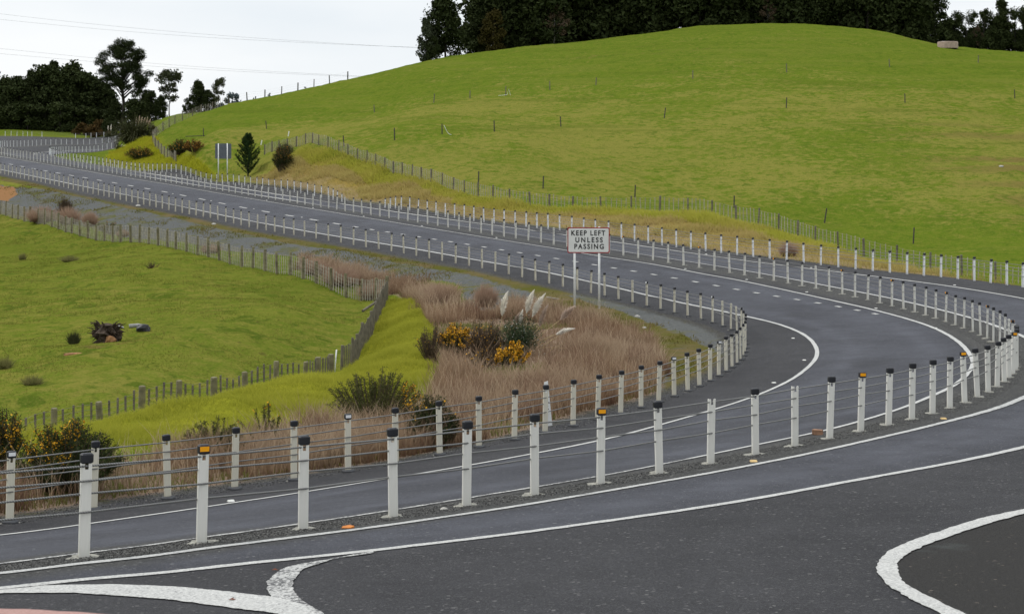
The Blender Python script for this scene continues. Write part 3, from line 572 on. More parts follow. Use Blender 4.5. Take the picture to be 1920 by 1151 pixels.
def barrier(name, label, L, kind, flip=False, ends=(), limit=100, rich=60, cat='barrier', face=0):
    P=smooth(plan(L),.55); tg=np.gradient(P,axis=0); tg/=np.linalg.norm(tg,axis=1)[:,None]; Z=ground_z(P[:,0],P[:,1])
    o=Vector((P[0,0],P[0,1],Z[0])); root=empty(name,o,0,label,cat)
    rest=[]; HS={'s':.70,'m':.80,'l':.92}
    fr=[]
    for i,(x,y,h,fl) in enumerate(L):
        a=math.atan2(tg[i,1],tg[i,0])+(math.pi if flip else 0)
        if face and i<face:
            f=math.atan2(-P[i,0],P[i,1])+math.radians(8); dlt=(f-a+math.pi)%(2*math.pi)-math.pi; a+=dlt*.8*min(1,(face-i)/6)
        s=HS.get(fl,1.0)*rnd.uniform(.985,1.012)
        tl=(math.radians(rnd.gauss(0,.9)),math.radians(rnd.gauss(0,1.1)))
        if fl=='t': tl=(math.radians(1.5),math.radians(-3.6))
        fr.append((Vector((P[i,0],P[i,1],Z[i])),a,s))
        if i>=limit: rest.append((i,a,s,fl)); continue
        po=link('post',PM[kind],root,fr[-1][0]-o); rotz(po,a,tl); po.scale=(1,1,s)
        if fl!='b':
            link('cap',cap_me,po)
        if fl in 'aw': link('reflector',amb_me if fl=='a' else wht_me,po)
        if i<rich:
            if kind=='cream': link('collar',rnd.choice(coll_me),po)
            ft=link('footing',rnd.choice(foot_me),po); ft.rotation_euler=(0,0,rnd.uniform(0,6)); q=rnd.uniform(.75,1.05)*(1 if kind=='white' else .8); ft.scale=(q,q*.85,1)
    if rest:
        V=[];Fq=[];Mi=[];n=0
        for i,a,s,fl in rest:
            R=Matrix.Translation(fr[i][0]-o)@Matrix.Rotation(a,4,'Z')@Matrix.Diagonal((1,1,s,1))
            for mi,me in ((0,PM[kind]),(1,cap_me)):
                if mi and fl=='b': continue
                V+=[(R@v.co)[:] for v in me.vertices]; Fq+=[tuple(k+n for k in p.vertices) for p in me.polygons]; Mi+=[mi]*len(me.polygons); n+=len(me.vertices)
        me=bpy.data.meshes.new('posts'); me.from_pydata(V,[],Fq); me.materials.append(PM[kind].materials[0]); me.materials.append(M_cap); me.polygons.foreach_set('material_index',Mi)
        tag(link('post',me,root),kind='stuff')
    for k,hz in enumerate((.872,.735,.60,.435)):
        mb=MB(); ptsr=[]
        for i,(q,a,s) in enumerate(fr):
            side=.021 if k==0 else (-.013 if (i+k)%2 else .058)
            off=Vector((-math.sin(a)*side,math.cos(a)*side,hz*s)); ptsr.append(q+off-o)
        if 'start' in ends: d=(fr[0][0]-fr[2][0]).normalized(); e=fr[0][0]+d*2.6; ptsr.insert(0,Vector((e.x,e.y,gz(e.x,e.y)-.05))-o)
        mb.tube(ptsr,.0105,6); mb.build('rope',M_rope,root,smooth=True)
    return root
barrier('wire_rope_barrier','median wire rope barrier of whitish posts with amber reflectors, sweeping right then round the bend',A,'white',limit=100,rich=62,face=30)
barrier('wire_rope_barrier','cream posted rope barrier along the inner edge of the bend beside dry grass',Cl,'cream',limit=100,rich=45,face=26)
barrier('wire_rope_barrier','bright white rope barrier on the outer road edge below the hill, left end sloping down',D2,'bright',flip=True,ends=('start',),limit=100,rich=0)
barrier('wire_rope_barrier','distant white wire rope barrier hooking round the far bend under the pine sapling',D1,'bright',ends=('start',),limit=100,rich=0)
barrier('wire_rope_barrier','small distant median barrier crossing left to right above the hooked barrier at the far bend',A_up,'bright',rich=0)
barrier('wire_rope_barrier','most distant thin white barrier along the road edge in front of the dark left wood',C_up,'bright',rich=0)

# ------------------------------------------------------------------ road studs and litter
def stud_mesh(mat):
    m=MB(); m.add([(-.06,-.055,-.01),(.06,-.055,-.01),(.06,.055,-.01),(-.06,.055,-.01),(-.05,-.03,.022),(.05,-.03,.022),(.05,.03,.022),(-.05,.03,.022)],[(3,2,1,0),(4,5,6,7),(0,1,5,4),(1,2,6,5),(2,3,7,6),(3,0,4,7)])
    me=m.mesh('road_stud'); me.materials.append(mat); return me
M_stw=flat('white_stud_plastic',(.62,.62,.58),.4); M_sty=flat('yellow_stud_plastic',(.66,.46,.20),.5)
sw,sy=stud_mesh(M_stw),stud_mesh(M_sty)
def studs(t, me, label, group):
    for x,y in pts(t):
        p=hit(x,y); o=link('road_stud',me,loc=p+Vector((0,0,.012))); o.rotation_euler=(0,0,rnd.uniform(-.5,.5)); o.scale=(.85,.8,.62); tag(o,label,'road stud',group)
studs("1413,865.5;1769,785.5",sy,'yellowish road stud on dark chips between the near median posts and the white line','yellow studs beside the near median posts')
studs("1487,634.6;1508,675.6;1451,718;433,940",sw,'white road stud just inside the edge line of the nearer carriageway round the bend','white studs on the inside of the bend')
studs("1285,504.4;931,446;791,424;682,406;587,390;500,376;1400,524.6;1512.5,548;1642.5,578.5;1754,615.5",sw,'small white road stud on the dark median strip just beyond the white line','white studs on the median strip')
studs("1790,535;1521,502.5;1324,477;985,430;757,399.7",sw,'small white road stud beside the outermost edge line below the hill','white studs along the outermost edge line')
studs("566,408;476,392;396,377;324,364",sw,'white road stud between lane dashes on the climbing straight','white studs between the lane dashes')
M_wood=flat('raw_wood',(.25,.14,.085),.8,.4,20)
p=hit(1533,815); o=MB().box((0,0,.045),(.17,.085,.09),bev=.006).build('wooden_block',M_wood,loc=p); o.rotation_euler=(0,0,-.5); tag(o,'reddish wooden block lying on the chips between two median posts','block')
M_or=flat('orange_plastic',(.60,.20,.03),.5)
p=hit(652,989.5); o=MB().add([(-.09,-.03,.012),(.05,-.05,.02),(.1,0,.03),(.02,.05,.035),(-.08,.03,.02),(-.09,-.03,0),(.05,-.05,0),(.1,0,.0),(.02,.05,0),(-.08,.03,0)],[(0,1,2,3,4),(9,8,7,6,5),(0,5,6,1),(1,6,7,2),(2,7,8,3),(3,8,9,4),(4,9,5,0)]).build('plastic_shard',M_or,loc=p); o.scale=(.7,.7,.8); tag(o,'orange plastic shard on the chips near the third median post','shard')
M_leaf=flat('dead_leaf',(.16,.055,.03),.8)
for x,y,lb in ((435,1127,'rusty dead leaf lying on the broad white junction line'),(515,1071,'brown leaf beside the worn curved white line')):
    p=hit(x,y); o=MB().add([(-.03,0,.014),(0,-.015,.02),(.035,0,.014),(0,.018,.026)],[(0,1,2,3)]).build('dead_leaf',M_leaf,loc=p); tag(o,lb,'leaf')
M_stone=flat('pale_stone',(.38,.37,.34),.9,.3,12)
def rock(px,py,r,label,mat=M_stone,sc=(1,.8,.6),name='stone',cat='stone'):
    p=hit(px,py); bm_=MB(); n=9; prof=[(.02,-.35),(.75,-.2),(1,.15),(.8,.6),(.35,.9),(.02,.95)]
    bm_.lathe([(a*r,z*r) for a,z in prof],n,jit=.16,rnd=rnd); o=bm_.build(name,mat,loc=p); o.scale=sc; o.rotation_euler=(0,0,rnd.uniform(0,6)); return tag(o,label,cat)
rock(832,955,.05,'pale stone on the chips between the fifth and sixth median posts')
rock(259,387,.22,'pale boulder at the foot of the distant cream barrier')
rock(401,421,.18,'small pale rock on the green rim below the cream barrier')
rock(1195,594,.13,'pale stone on the moss below the bend, right of the road sign')
rock(1208,615,.10,'small white stone on bare orange soil at the edge of the brown grass')
rock(1877,313,.22,'lone white stone far up the right edge of the hill')
o=MB().box((0,0,.03),(.75,.22,.05),Matrix.Rotation(.15,3,'Y'),bev=.01).build('broken_slab',M_stone,loc=hit(1040,561)); o.rotation_euler=(0,.05,.6); tag(o,'white broken slab lying on the moss left of the road sign','slab')

# ------------------------------------------------------------------ signs and marker posts
M_sign=flat('white_sign_face',(.66,.67,.65),.45,.06,3); M_red=flat('red_border',(.30,.012,.016),.5,.3,6); M_black=flat('black_lettering',(.022,.022,.024),.5); M_pole=flat('white_pole_paint',(.70,.71,.70),.45,.1); M_alu=flat('grey_aluminium',(.105,.12,.14),.5,.12,4)
def rrect(w,h,r,n=5):
    out=[]
    for cx,cy,a0 in ((w/2-r,h/2-r,0),(-w/2+r,h/2-r,90),(-w/2+r,-h/2+r,180),(w/2-r,-h/2+r,270)):
        for k in range(n+1): a=math.radians(a0+90*k/n); out.append((cx+r*math.cos(a),cy+r*math.sin(a)))
    return out
def plate(prof,y0,y1):      # upright plate facing -Y
    n=len(prof); vs=[(x,y0,z) for x,z in prof]+[(x,y1,z) for x,z in prof]
    return MB().add(vs,[tuple(range(n)),tuple(range(2*n-1,n-1,-1))]+[(i,n+i,n+(i+1)%n,(i+1)%n) for i in range(n)])
def text_mesh(txt,size,spacing):
    cu=bpy.data.curves.new('t','FONT'); cu.body=txt; cu.size=size; cu.align_x='CENTER'; cu.align_y='CENTER'; cu.space_character=spacing; cu.offset=.006*size/.2; cu.extrude=.002
    ob=bpy.data.objects.new('t',cu); COL.objects.link(ob); bpy.context.view_layer.update()
    me=bpy.data.meshes.new_from_object(ob.evaluated_get(bpy.context.evaluated_depsgraph_get())); bpy.data.objects.remove(ob); bpy.data.curves.remove(cu); return me
hs=48.4; c=at(1103.5,hs); wid,hei=79/hs,48/hs; zc_=CZ-(450.5-YH)/hs
root=empty('road_sign',c,math.radians(-3),'white KEEP LEFT UNLESS PASSING sign with red border on two poles in the brown grass','road sign')
zb=zc_-c.z
plate([(x,z+zb) for x,z in rrect(wid,hei,.06)],0,.02).build('sign_border',M_red,root)
bd=plate([(x,z+zb) for x,z in rrect(wid-.075,hei-.075,.05)],-.004,.0).build('sign_face',M_sign,root)
for k,(tx,sp,ox) in enumerate((('KEEP LEFT',1.3,-.01),('UNLESS',1.42,.02),('PASSING',1.34,.02))):
    me=text_mesh(tx,.27,sp); me.materials.append(M_black); x=[v.co.x for v in me.vertices]; wtx=max(x)-min(x); tgt=(1.315,1.06,1.14)[k]*wid/1.632; mid=(max(x)+min(x))/2
    lo=link('lettering',me,bd,(ox-mid*tgt/wtx,-.0065,zb+(.27,.0,-.255)[k]*hei)); lo.rotation_euler=(math.pi/2,0,0); lo.scale=(tgt/wtx,1,1)
for px in (1077.5,1123.5):
    dx=(px-1103.5)/hs; gzz=gz(c.x+dx,c.y)-c.z
    MB().tube([(dx,.05,gzz-.3),(dx,.05,zb+hei/2+(.02 if px>1100 else -.03))],.042,12).build('pole',M_pole,root,smooth=True)
hs2=19.2; c=at(418.5,hs2); z1=CZ-(298-YH)/hs2-c.z; z0_=CZ-(269.5-YH)/hs2-c.z
root=empty('road_sign',c,math.radians(4),'bare grey back of a distant road sign on two white poles beside the pine sapling','road sign')
plate([(x,(z0_+z1)/2+z) for x,z in rrect(30/hs2,abs(z0_-z1),.09)],.03,.05).build('sign_panel',M_alu,root)
for dx in (-.46,.40): MB().tube([(dx,-.02,-.3),(dx,-.02,z0_+.02)],.055,10).build('pole',M_pole,root,smooth=True)
for dz in (.35,.75): MB().box((0,.022,z1+(z0_-z1)*dz),(30/hs2-.1,.02,.05)).build('rail',M_alu,root)
c=at(1029,88.5)
root=empty('marker_post',c,.2,'white flat roadside marker post with black bands leaning behind a cream barrier post','marker post')
MB().add([(-.075,-.012,0),(.075,-.012,0),(.075,.012,0),(-.075,.012,0),(-.045,-.01,.93),(.035,-.01,.95),(.035,.01,.95),(-.045,.01,.93)],[(0,1,5,4),(1,2,6,5),(2,3,7,6),(3,0,4,7),(4,5,6,7),(3,2,1,0)]).build('blade',M_pole,root).rotation_euler=(0,-.06,0)
for z,w_ in ((.5,.1),(.42,.03),(.36,.05),(.64,.05)): MB().box((0,-.016,z),(w_*.8,.004,.02)).build('black_band',M_black,root).rotation_euler=(0,-.06,0)
c=at(628.5,57.5); root=MB().tube([(-.02,0,-.05),(0,0,.45),(.045,0,.93)],.022,8).build('marker_stake',M_pole,loc=c,smooth=True); tag(root,'thin white leaning stake beside the corner post of the paddock fence','stake')

# ------------------------------------------------------------------ fences
M_post=flat('weathered_post',(.16,.145,.085),.9,.4,5); M_gpost=flat('grey_post',(.135,.12,.092),.9,.35,5); M_bat=flat('grey_batten',(.30,.275,.22),.9,.3,4); M_wire=flat('fence_wire',(.25,.25,.25),.5); M_dpost=flat('dark_post',(.06,.055,.045),.9,.3,5)
def fence(name,label,P,hp=1.0,pr=.065,nb=6,bat=True,pm=M_post,bm=M_bat,lean=2.0,bw=.045,wires=6,rail=0.0):
    P=np.asarray(P); Z=ground_z(P[:,0],P[:,1]); o=Vector((P[0,0],P[0,1],Z[0])); root=empty(name,o,0,label,'fence'); tops=[]
    for i in range(len(P)):
        h=hp*rnd.uniform(.94,1.06); q=Vector((P[i,0],P[i,1],Z[i]))-o; r=pr*rnd.uniform(.85,1.2)
        l=Vector((rnd.gauss(0,lean)*.017,rnd.gauss(0,lean)*.017,1)); m=MB()
        m.tube([q-Vector((0,0,.3)),q+l*(h-.02),q+l*h],[r*1.05,r*.97,r*.8],8); m.build('post',pm,root); tops.append((q,l,h))
    for i in range(len(P)-1):
        m=MB(); a,b=P[i],P[i+1]; d=b-a; L=np.linalg.norm(d); d=d/L; rz=Matrix.Rotation(math.atan2(d[1],d[0]),3,'Z')
        if bat:
            for k in range(nb):
                t=(k+1)/(nb+1)+rnd.uniform(-.012,.012); x,y=a+(b-a)*t; z=gz(x,y); h=hp*rnd.uniform(.84,.95)
                m.box(Vector((x,y,z+h/2+.03))-o,(bw,.03,h),rz@Matrix.Rotation(rnd.gauss(0,.025),3,'Y'))
        for k in range(wires):
            hz=hp*(.12+.78*k/(max(1,wires-1))); n=4
            m.tube([Vector((*(a+(b-a)*u),gz(*(a+(b-a)*u))+hz))-o+Vector((d[1]*.03,-d[0]*.03,0)) for u in (0,.33,.66,1)],.0045,3,False)
        if rail: m.box(Vector((*(a+b)/2,(Z[i]+Z[i+1])/2+hp*rail))-o,(L,.03,.10),rz)
        m.build('batten_panel' if bat else 'wires',bm if bat else M_wire,root)
    return root
def fill_plan(xs, keys): return np.array([W(*r[:3])[:2] for r in fill(xs,keys)])
k1=[(-30,396,24.4),(1.3,404,25.2),(134,442.5,28.6),(262,458,31.1),(412,491,35),(544,516,38),(620,541,39.7),(703,564.6,41.4),(726,568,42)]
fence('paddock_fence','long mossy batten fence along the foot of the gravel embankment beyond the left paddock',fill_plan([-12,1.3,11,23.4,34,46,57.6,71,83.4,97.6,110,123.5,134.3,150,165,180,196,211.6,226,245.3,262,279,297,313.7,330,350,370,391,412,432,453,474,497,520,544,568.5,593,620.6,650,676,703,724],k1),1.07,.07,5,rail=0,bw=.038)
r1=np.array([W(724,568,42.1)[:2],W(716,590,44.3)[:2],W(707,612,47)[:2],W(696,640,49.4)[:2],W(684,660,51.5)[:2],W(672,676,53.4)[:2],W(655,700,56.2)[:2],W(640,706,57.2)[:2]])
fence('paddock_fence','short grey fence with close battens running downhill beside the bright lush strip',resample(r1,1.6),.95,.05,5,pm=M_gpost,bm=M_gpost,bw=.07)
k2=[(-60,870,88),(10,862,85.5),(100,845,80),(189,823,75),(265,800,71.5),(335,780,69),(401,760,66.5),(460,745,64.2),(517,735,62.2),(571,722,60),(600,712,58.4),(619,707,57.6)]
fence('paddock_fence','near fence of round grey posts half sunk behind the lush bank at the left edge',fill_plan([-60,10,100,189,265,335,401,460,517,571,596,619],k2),.84,.088,4,pm=M_post,bm=M_gpost,bw=.06)
k3=[(496,292,19),(546,283,19.8),(575,281,20.2),(602,288,20.8),(640,298,21.3),(700,309,22.3),(783,334,24),(870,360,25.7),(940,376,26.8),(1000,384,27.4),(1050,388,28),(1130,391,28.4),(1200,393,28.7),(1290,399,29.3),(1338,407,29.8),(1400,418,30.5),(1476,440,31.7),(1538,459,33),(1607,478,34),(1642,489,34.5),(1717,502,35),(1754,509,35.5),(1877,528,37),(2000,545,38.5)]
fence('hillside_fence','long grey batten fence on top of the tan cut bank below the hill',resample(np.array([W(*k)[:2] for k in k3]),2.1),1.02,.06,5,pm=M_gpost,bm=M_bat,bw=.04)
k4=[(330,300,17.6),(318,292,16.6),(300,280,15.8),(284,268,15.1),(290,256,14.8),(308,245,14.5),(333,231,14),(362,220,13.7),(390,212,13.4),(412,206,13.25),(428,200,13.2)]
fence('boundary_fence','distant batten fence climbing the left shoulder of the hill behind the flax bush',resample(np.array([W(*k)[:2] for k in k4]),3.0),1.25,.07,5,pm=M_gpost,bm=M_bat,bw=.05)
k5=[(430,197,13.25),(500,184,13.05),(560,172,12.85),(620,160,12.65),(652,153,12.6)]
fence('skyline_fence','thin dark post and wire fence on the skyline of the hill at left',resample(np.array([W(*k)[:2] for k in k5]),2.6),1.25,.075,0,False,pm=M_dpost,wires=4)
def rail_between(a,b,za,zb_,r,mat,name,label,cat):
    o=MB().tube([Vector((0,0,za)),Vector(b)-Vector(a)+Vector((0,0,zb_))],r,8).build(name,mat,loc=a); return tag(o,label,cat)
pa,pb=at(680,43.5),at(716,42.5); rail_between(pa,pb,.06,.32,.055,M_gpost,'fallen_post','fallen grey post leaning from the grass on the corner of the paddock fence','post')
HP=[("lowest row of dark posts on the green hill",[(897,345,25,1),(1018,354,25,1),(1190,370,24.5,.9),(1376,390,24,.9),(1545,418,25.5,1),(1712,457,27,1)]),
    ("middle row of posts across the green hill",[(382,256,18,1),(500,242,16.5,.9),(645,275,21,1),(740,263,21,1),(829,252,20.6,.9),(927,247,20.7,1),(1052,238,19.8,1),(1245,222,19.2,1),(1474,203,18.3,1),(1697,193,18.1,1),(1903,185,17.6,1)]),
    ("uppermost row of pale posts on the green hill",[(702,211,16,.9),(813,193,16.4,1),(881,185,16.2,.9),(948,180,16.2,1.1),(1031,169,16,1),(1117,160,15.8,.9),(1299,148,15.7,1),(1475,136,15.4,1),(1668,126,15,1),(1834,118,14.6,1)])]
ORD=['first','second','third','fourth','fifth','sixth','seventh','eighth','ninth','tenth','eleventh','twelfth','thirteenth','fourteenth','fifteenth','sixteenth','seventeenth','eighteenth','nineteenth','twentieth','twenty-first']
for row,(desc,L) in enumerate(HP):
    for i,(x,y,h,s) in enumerate(L):
        p=hit(x,y,70); pr_=(.052,.055,.06)[row]; m=MB(); ln=Vector((rnd.gauss(0,.05)+(.16 if (row==0 and i>3) else 0),rnd.gauss(0,.03),1)); m.tube([Vector((0,0,-.2)),ln*(1.0*s*rnd.uniform(.95,1.08))],[pr_,pr_*.9],7)
        tag(m.build('hill_post',(M_dpost,M_dpost,M_gpost)[row],loc=p),f'{ORD[i]} post from the left in the {desc}','post','posts of the wire fences on the hill')
for x,y,lb in ((842,254,'white plastic strip trailing from a post halfway up the hill'),(954,180,'white strip caught on the ground by a pale post high on the hill')):
    p=hit(x,y,70); o=MB().tube([(-1.2 if x>900 else -.45,0,.9 if x<900 else .02),(-.2,0,.35 if x<900 else .12),(0,0,.75 if x>900 else .1),(.2,0,.05)],.02,5).build('plastic_strip',M_pole,loc=p); tag(o,lb,'strip')
p=hit(386-8,258,70); o=MB().tube([(-1.9,0,.12),(.6,.1,.2)],.05,6).build('fallen_rail',M_dpost,loc=p); tag(o,'dark rail lying on the grass beside the leftmost hill post','rail')
for x,y,hh,lb in ((540,256,.55,'short white stake standing left of the hill above the oval gorse'),(489,272,.5,'small white peg in the grass right of the pine sapling')):
    p=hit(x,y,90); o=MB().tube([(0,0,-.1),(.12,0,hh)],.055,6).build('white_peg',M_pole,loc=p); tag(o,lb,'peg')
M_tr=flat('pinkish_concrete',(.36,.275,.225),.9,.2,3)
p=hit(1777,90.5,120)
mb=MB(); prof=[(1.42,0),(1.45,.05),(1.45,.92),(1.38,.97),(1.3,.97),(1.28,.6),(1.27,.35),(.01,.33)]; mb.lathe(prof,28); o=mb.build('water_trough',M_tr,loc=p-Vector((0,0,.08))); tag(o,'round pinkish concrete water trough on the hill crest in front of the dark trees','trough')

# ------------------------------------------------------------------ foliage
def leafmat(name, c1, c2, c3=None, sc=.9, tint=False):
    b=NB(name,.8,.04); f=b.noise(sc,3,b.obj,.6); g=b.noise(sc*7,2,b.obj)
    c=b.mix(b.rng(f,.35,.65),c1,c2)
    if c3: c=b.mix(b.rng(g,.55,.72),c,c3)
    if tint: c=b.mix(b.math('MULTIPLY',b.at('tint'),.75),c,c3 or c2); 
    c=b.mix(b.rng(b.rnd(),0,1,0,.35),c,tuple(x*.55 for x in c1))
    return b.done(c)
def barkmat(name,c): return flat(name,c,.95,.35,3)
BARK=barkmat('dark_bark',(.030,.026,.022)); BARKG=barkmat('grey_bark',(.15,.14,.125)); TWIG=barkmat('brown_twig',(.085,.06,.04))
LM_dark=leafmat('dark_evergreen_leaves',(.022,.032,.011),(.040,.052,.018),(.070,.078,.026)); LM_olive=leafmat('olive_brown_leaves',(.045,.038,.010),(.06,.05,.014),(.03,.03,.01)); LM_greyg=leafmat('grey_green_leaves',(.04,.05,.028),(.06,.07,.04),(.03,.036,.02))
LM_pine=leafmat('big_pine_needles',(.020,.030,.011),(.034,.044,.015),(.05,.056,.018)); LM_gum=leafmat('gum_leaves',(.04,.05,.025),(.06,.065,.03),(.09,.09,.05)); LM_far=leafmat('hazy_far_leaves',(.10,.13,.14),(.13,.16,.17))  # LM_far: distance haze put into the leaf colour as a paler, bluer tone
LM_gorse=leafmat('gorse_spines',(.022,.034,.012),(.045,.056,.018),(.07,.08,.03),3); LM_gorse2=leafmat('olive_gorse_spines',(.05,.058,.018),(.075,.08,.024),(.11,.11,.04),3); LM_dead=leafmat('dead_twigs',(.075,.055,.036),(.12,.085,.055),(.05,.035,.025),3); LM_rust=leafmat('rusty_shrub_leaves',(.075,.052,.02),(.11,.06,.02),(.05,.045,.018),1.5)
LM_sap=leafmat('sapling_needles',(.018,.040,.012),(.035,.065,.018),(.05,.085,.022),2); LM_flax=leafmat('flax_leaves',(.05,.058,.026),(.085,.085,.04),(.11,.10,.055),1.2); LM_bush=leafmat('grey_green_bush_leaves',(.035,.055,.026),(.06,.08,.04),(.11,.13,.08),4)
M_flow=flat('orange_yellow_petals',(.64,.33,.012),.7,.3,9); M_flow2=flat('dull_orange_petals',(.34,.16,.015),.7,.3,9); M_plume=flat('cream_plume_hairs',(.86,.82,.74),.9,.15,6); M_plume2=flat('pinkish_plume_hairs',(.58,.46,.38),.9,.2,6); M_straw=flat('straw_stalk',(.42,.32,.17),.8,.25,5)
def rot_rand(n, rg):
    q=rg.normal(size=(n,4)); q/=np.linalg.norm(q,axis=1)[:,None]; w,x,y,z=q.T
    u=np.stack([1-2*(y*y+z*z),2*(x*y+z*w),2*(x*z-y*w)],-1); v=np.stack([2*(x*y-z*w),1-2*(x*x+z*z),2*(y*z+x*w)],-1); return u,v
def leaves(name, C, size, rg, asp=.5, mat=None, parent=None):
    """a cloud of small leaf sprays (kinked quads) at the points C"""
    n=len(C); u,v=rot_rand(n,rg); s=(size*rg.uniform(.6,1.4,n))[:,None]; u=u*s; v=v*s*asp; w=np.cross(u,v)/np.maximum(s,1e-6)*.35
    V=np.stack([C-u*.5,C+v*.5+w*.3,C+u*.5,C-v*.5+w*.3],1).reshape(-1,3); Fq=np.arange(4*n).reshape(n,4)
    me=np_mesh(name,V,Fq)
    if mat: me.materials.append(mat)
    return link(name,me,parent) if parent is not None else me
def lobed(n, H, prof, nl, rg, z0=.02, lr=.15, fl=.75):
    """points gathered on many uneven lobes that fill a crown of height H and radius profile prof(t)"""
    t=z0+(1-z0)*rg.random(nl)**.85; a=rg.random(nl)*2*math.pi; R=np.array([prof(q) for q in t])
    rr=R*np.sqrt(rg.uniform(.15,1,nl))*.9; L=np.stack([rr*np.cos(a),rr*np.sin(a),t*H*.94],-1)
    lrad=H*lr*rg.uniform(.55,1.25,nl)*(.55+.6*R/(R.max()+1e-6))
    k=rg.integers(0,nl,n); d=rg.normal(size=(n,3)); d/=np.linalg.norm(d,axis=1)[:,None]
    q=(rg.uniform(.12,1,n)**.6*lrad[k])[:,None]*d; q[:,2]=q[:,2]*fl+np.abs(rg.normal(size=n))*lrad[k]*.35*(rg.random(n)<.35); C=L[k]+q; C[:,2]=np.clip(C[:,2],.05,H*1.02); return C, L
def trunk(H, r, L, rg, nlimb=9, top=.85, lean=0, bark=BARK, parent=None, name='trunk'):
    m=MB(); zz=np.linspace(-.4,H*top,7); w=rg.normal(size=(7,2))*H*.008; w[0]=0; P=[(w[i,0]+lean*max(0,z),w[i,1],z) for i,z in enumerate(zz)]
    m.tube(P,[r*(1.25 if i==0 else 1)*(1-.82*i/6) for i in range(7)],8)
    for k in rg.choice(len(L),min(nlimb,len(L)),replace=False):
        e=Vector(L[k]); z=max(.12*H,min(e.z*.72,H*top*.92)); f=z/(H*top); i=min(5,int(f*6)); b=Vector(P[i]).lerp(Vector(P[i+1]),f*6-i); b=Vector((b.x,b.y,z)); r0=r*(1-.8*f)*.5
        m.tube([b,b.lerp(e,.5)+Vector((0,0,.04*H*rg.uniform(-.3,.8))),e],[r0,r0*.6,r0*.2],5)
    return m.build(name,bark,parent,smooth=True)
def tree_proto(seed,H,prof,n,size,mat,nl=34,z0=.02,lr=.14,r=.22,bark=BARK,nlimb=9,top=.85,fl=.75,name='tree'):
    rg=np.random.default_rng(seed); root=bpy.data.objects.new(name,None); C,L=lobed(n,H,prof,nl,rg,z0,lr,fl)
    tk=trunk(H,r,L,rg,nlimb,top,0,bark,None); tk.parent=root; tk['h0']=0; del tk['h0']
    me=leaves('crown',C,size,rg,.55,mat); cr=link('crown',me); cr.parent=root
    for ch in (tk,cr): COL.objects.unlink(ch)
    return root,H
dome=lambda R: (lambda t: R*math.sqrt(max(0.02,1-((t-.42)/.62)**2)))
cone=lambda R: (lambda t: R*(1.04-t)**.75+.05)
egg=lambda R: (lambda t: R*math.sin(math.pi*min(1,max(0,.12+t*.86)))**.7)
PROT={'dome':tree_proto(1,12,dome(4.2),8500,.62,LM_dark,44),'dome2':tree_proto(2,13,egg(3.6),8000,.60,LM_dark,40),'cone':tree_proto(3,14,cone(3.6),8000,.58,LM_dark,44,lr=.11),'spire':tree_proto(4,12,cone(2.6),6000,.5,LM_dark,34,lr=.12),
  'olive':tree_proto(5,9,egg(2.9),6000,.5,LM_olive,34),'greyg':tree_proto(6,7,egg(2.2),4000,.45,LM_greyg,24),'bare':tree_proto(7,9,egg(3.2),1500,.4,LM_dead,40,z0=.35,lr=.10,bark=BARKG,nlimb=30,r=.17),
  'round':tree_proto(8,9,dome(3.4),6500,.5,LM_dark,30),'gum':tree_proto(9,11,lambda t:2.6 if t>.62 else 1.6,2600,.5,LM_gum,26,z0=.42,lr=.095,r=.16,bark=BARKG,nlimb=22),'loose':tree_proto(10,9,lambda t:2.2+1.2*(t>.55),7500,.34,LM_dark,34,z0=.05,lr=.12,nlimb=14),
  'far':tree_proto(11,7,dome(3.2),2500,.6,LM_far,18),'shrub':tree_proto(12,3,dome(1.9),2200,.34,LM_rust,16,z0=.03,lr=.2,r=.08),'dshrub':tree_proto(13,5,dome(2.6),3000,.42,LM_dark,20,z0=.03,lr=.18,r=.1)}
def plant_tree(kind,name,loc,H,label,cat='tree',group=None,wide=1.0,rz=None):
    src,h0=PROT[kind]; r=src.copy(); r.name=name; COL.objects.link(r); s=H/h0; r.scale=(s*wide,s*wide,s); r.location=loc; r.rotation_euler=(0,0,rnd.uniform(0,6.3) if rz is None else rz)
    for ch in src.children:
        c=ch.copy(); COL.objects.link(c); c.parent=r; c.name=ch.name.split('.')[0]
    return tag(r,label,cat,group)
def tree_at(kind,px,top,h,label,name='tree',wide=1.0,cat='tree',group=None,sink=.3):
    p=at(px,h); zt=CZ-(top-YH)/h; p.z-=sink; return plant_tree(kind,name,p,max(1.2,zt-p.z),label,cat,group,wide)
G1='trees of the wood on the hilltop'
kinds=['cone','dome','dome2','cone','dome','spire','dome2']
tree_at('dome2',836,-12,12.0,'tall bushy dark tree at the left end of the hilltop wood, sky on both sides',wide=1.0,group=G1,name='evergreen_tree')
tree_at('greyg',800,38,12.1,'small grey green tree at the very left tip of the hilltop wood',wide=.75,group=G1,name='small_tree')
tree_at('dome',812,70,12.15,'low dark bush tree under the left tip of the hilltop wood',wide=.8,group=G1,name='evergreen_tree')
tree_at('olive',926,18,11.9,'olive brown tree in front of the dark hilltop wood near its left end',wide=.9,group=G1,name='olive_tree')
tree_at('bare',1040,8,11.75,'pale grey bare branched tree showing against the dark hilltop wood',wide=1.1,group=G1,name='bare_tree')
tree_at('bare',1440,-6,11.0,'bare grey tree against the dark hilltop wood above the crest',wide=.8,group=G1,name='bare_tree')
for i,x in enumerate([903,958,1000,1062,1108,1160,1212,1262,1312,1366,1420,1470,1522,1575,1628,1680,1722]):
    tree_at(kinds[i%7],x,(-30,-60,-75,-90)[min(i,3)]-10*(i%3) if x<1700 else -22,(11.7 if x<1060 else 10.95)-.06*(i%2),f'dark evergreen, {ORD[i]} from the left in the front row of the hilltop wood',wide=1.05,group=G1,name='evergreen_tree')
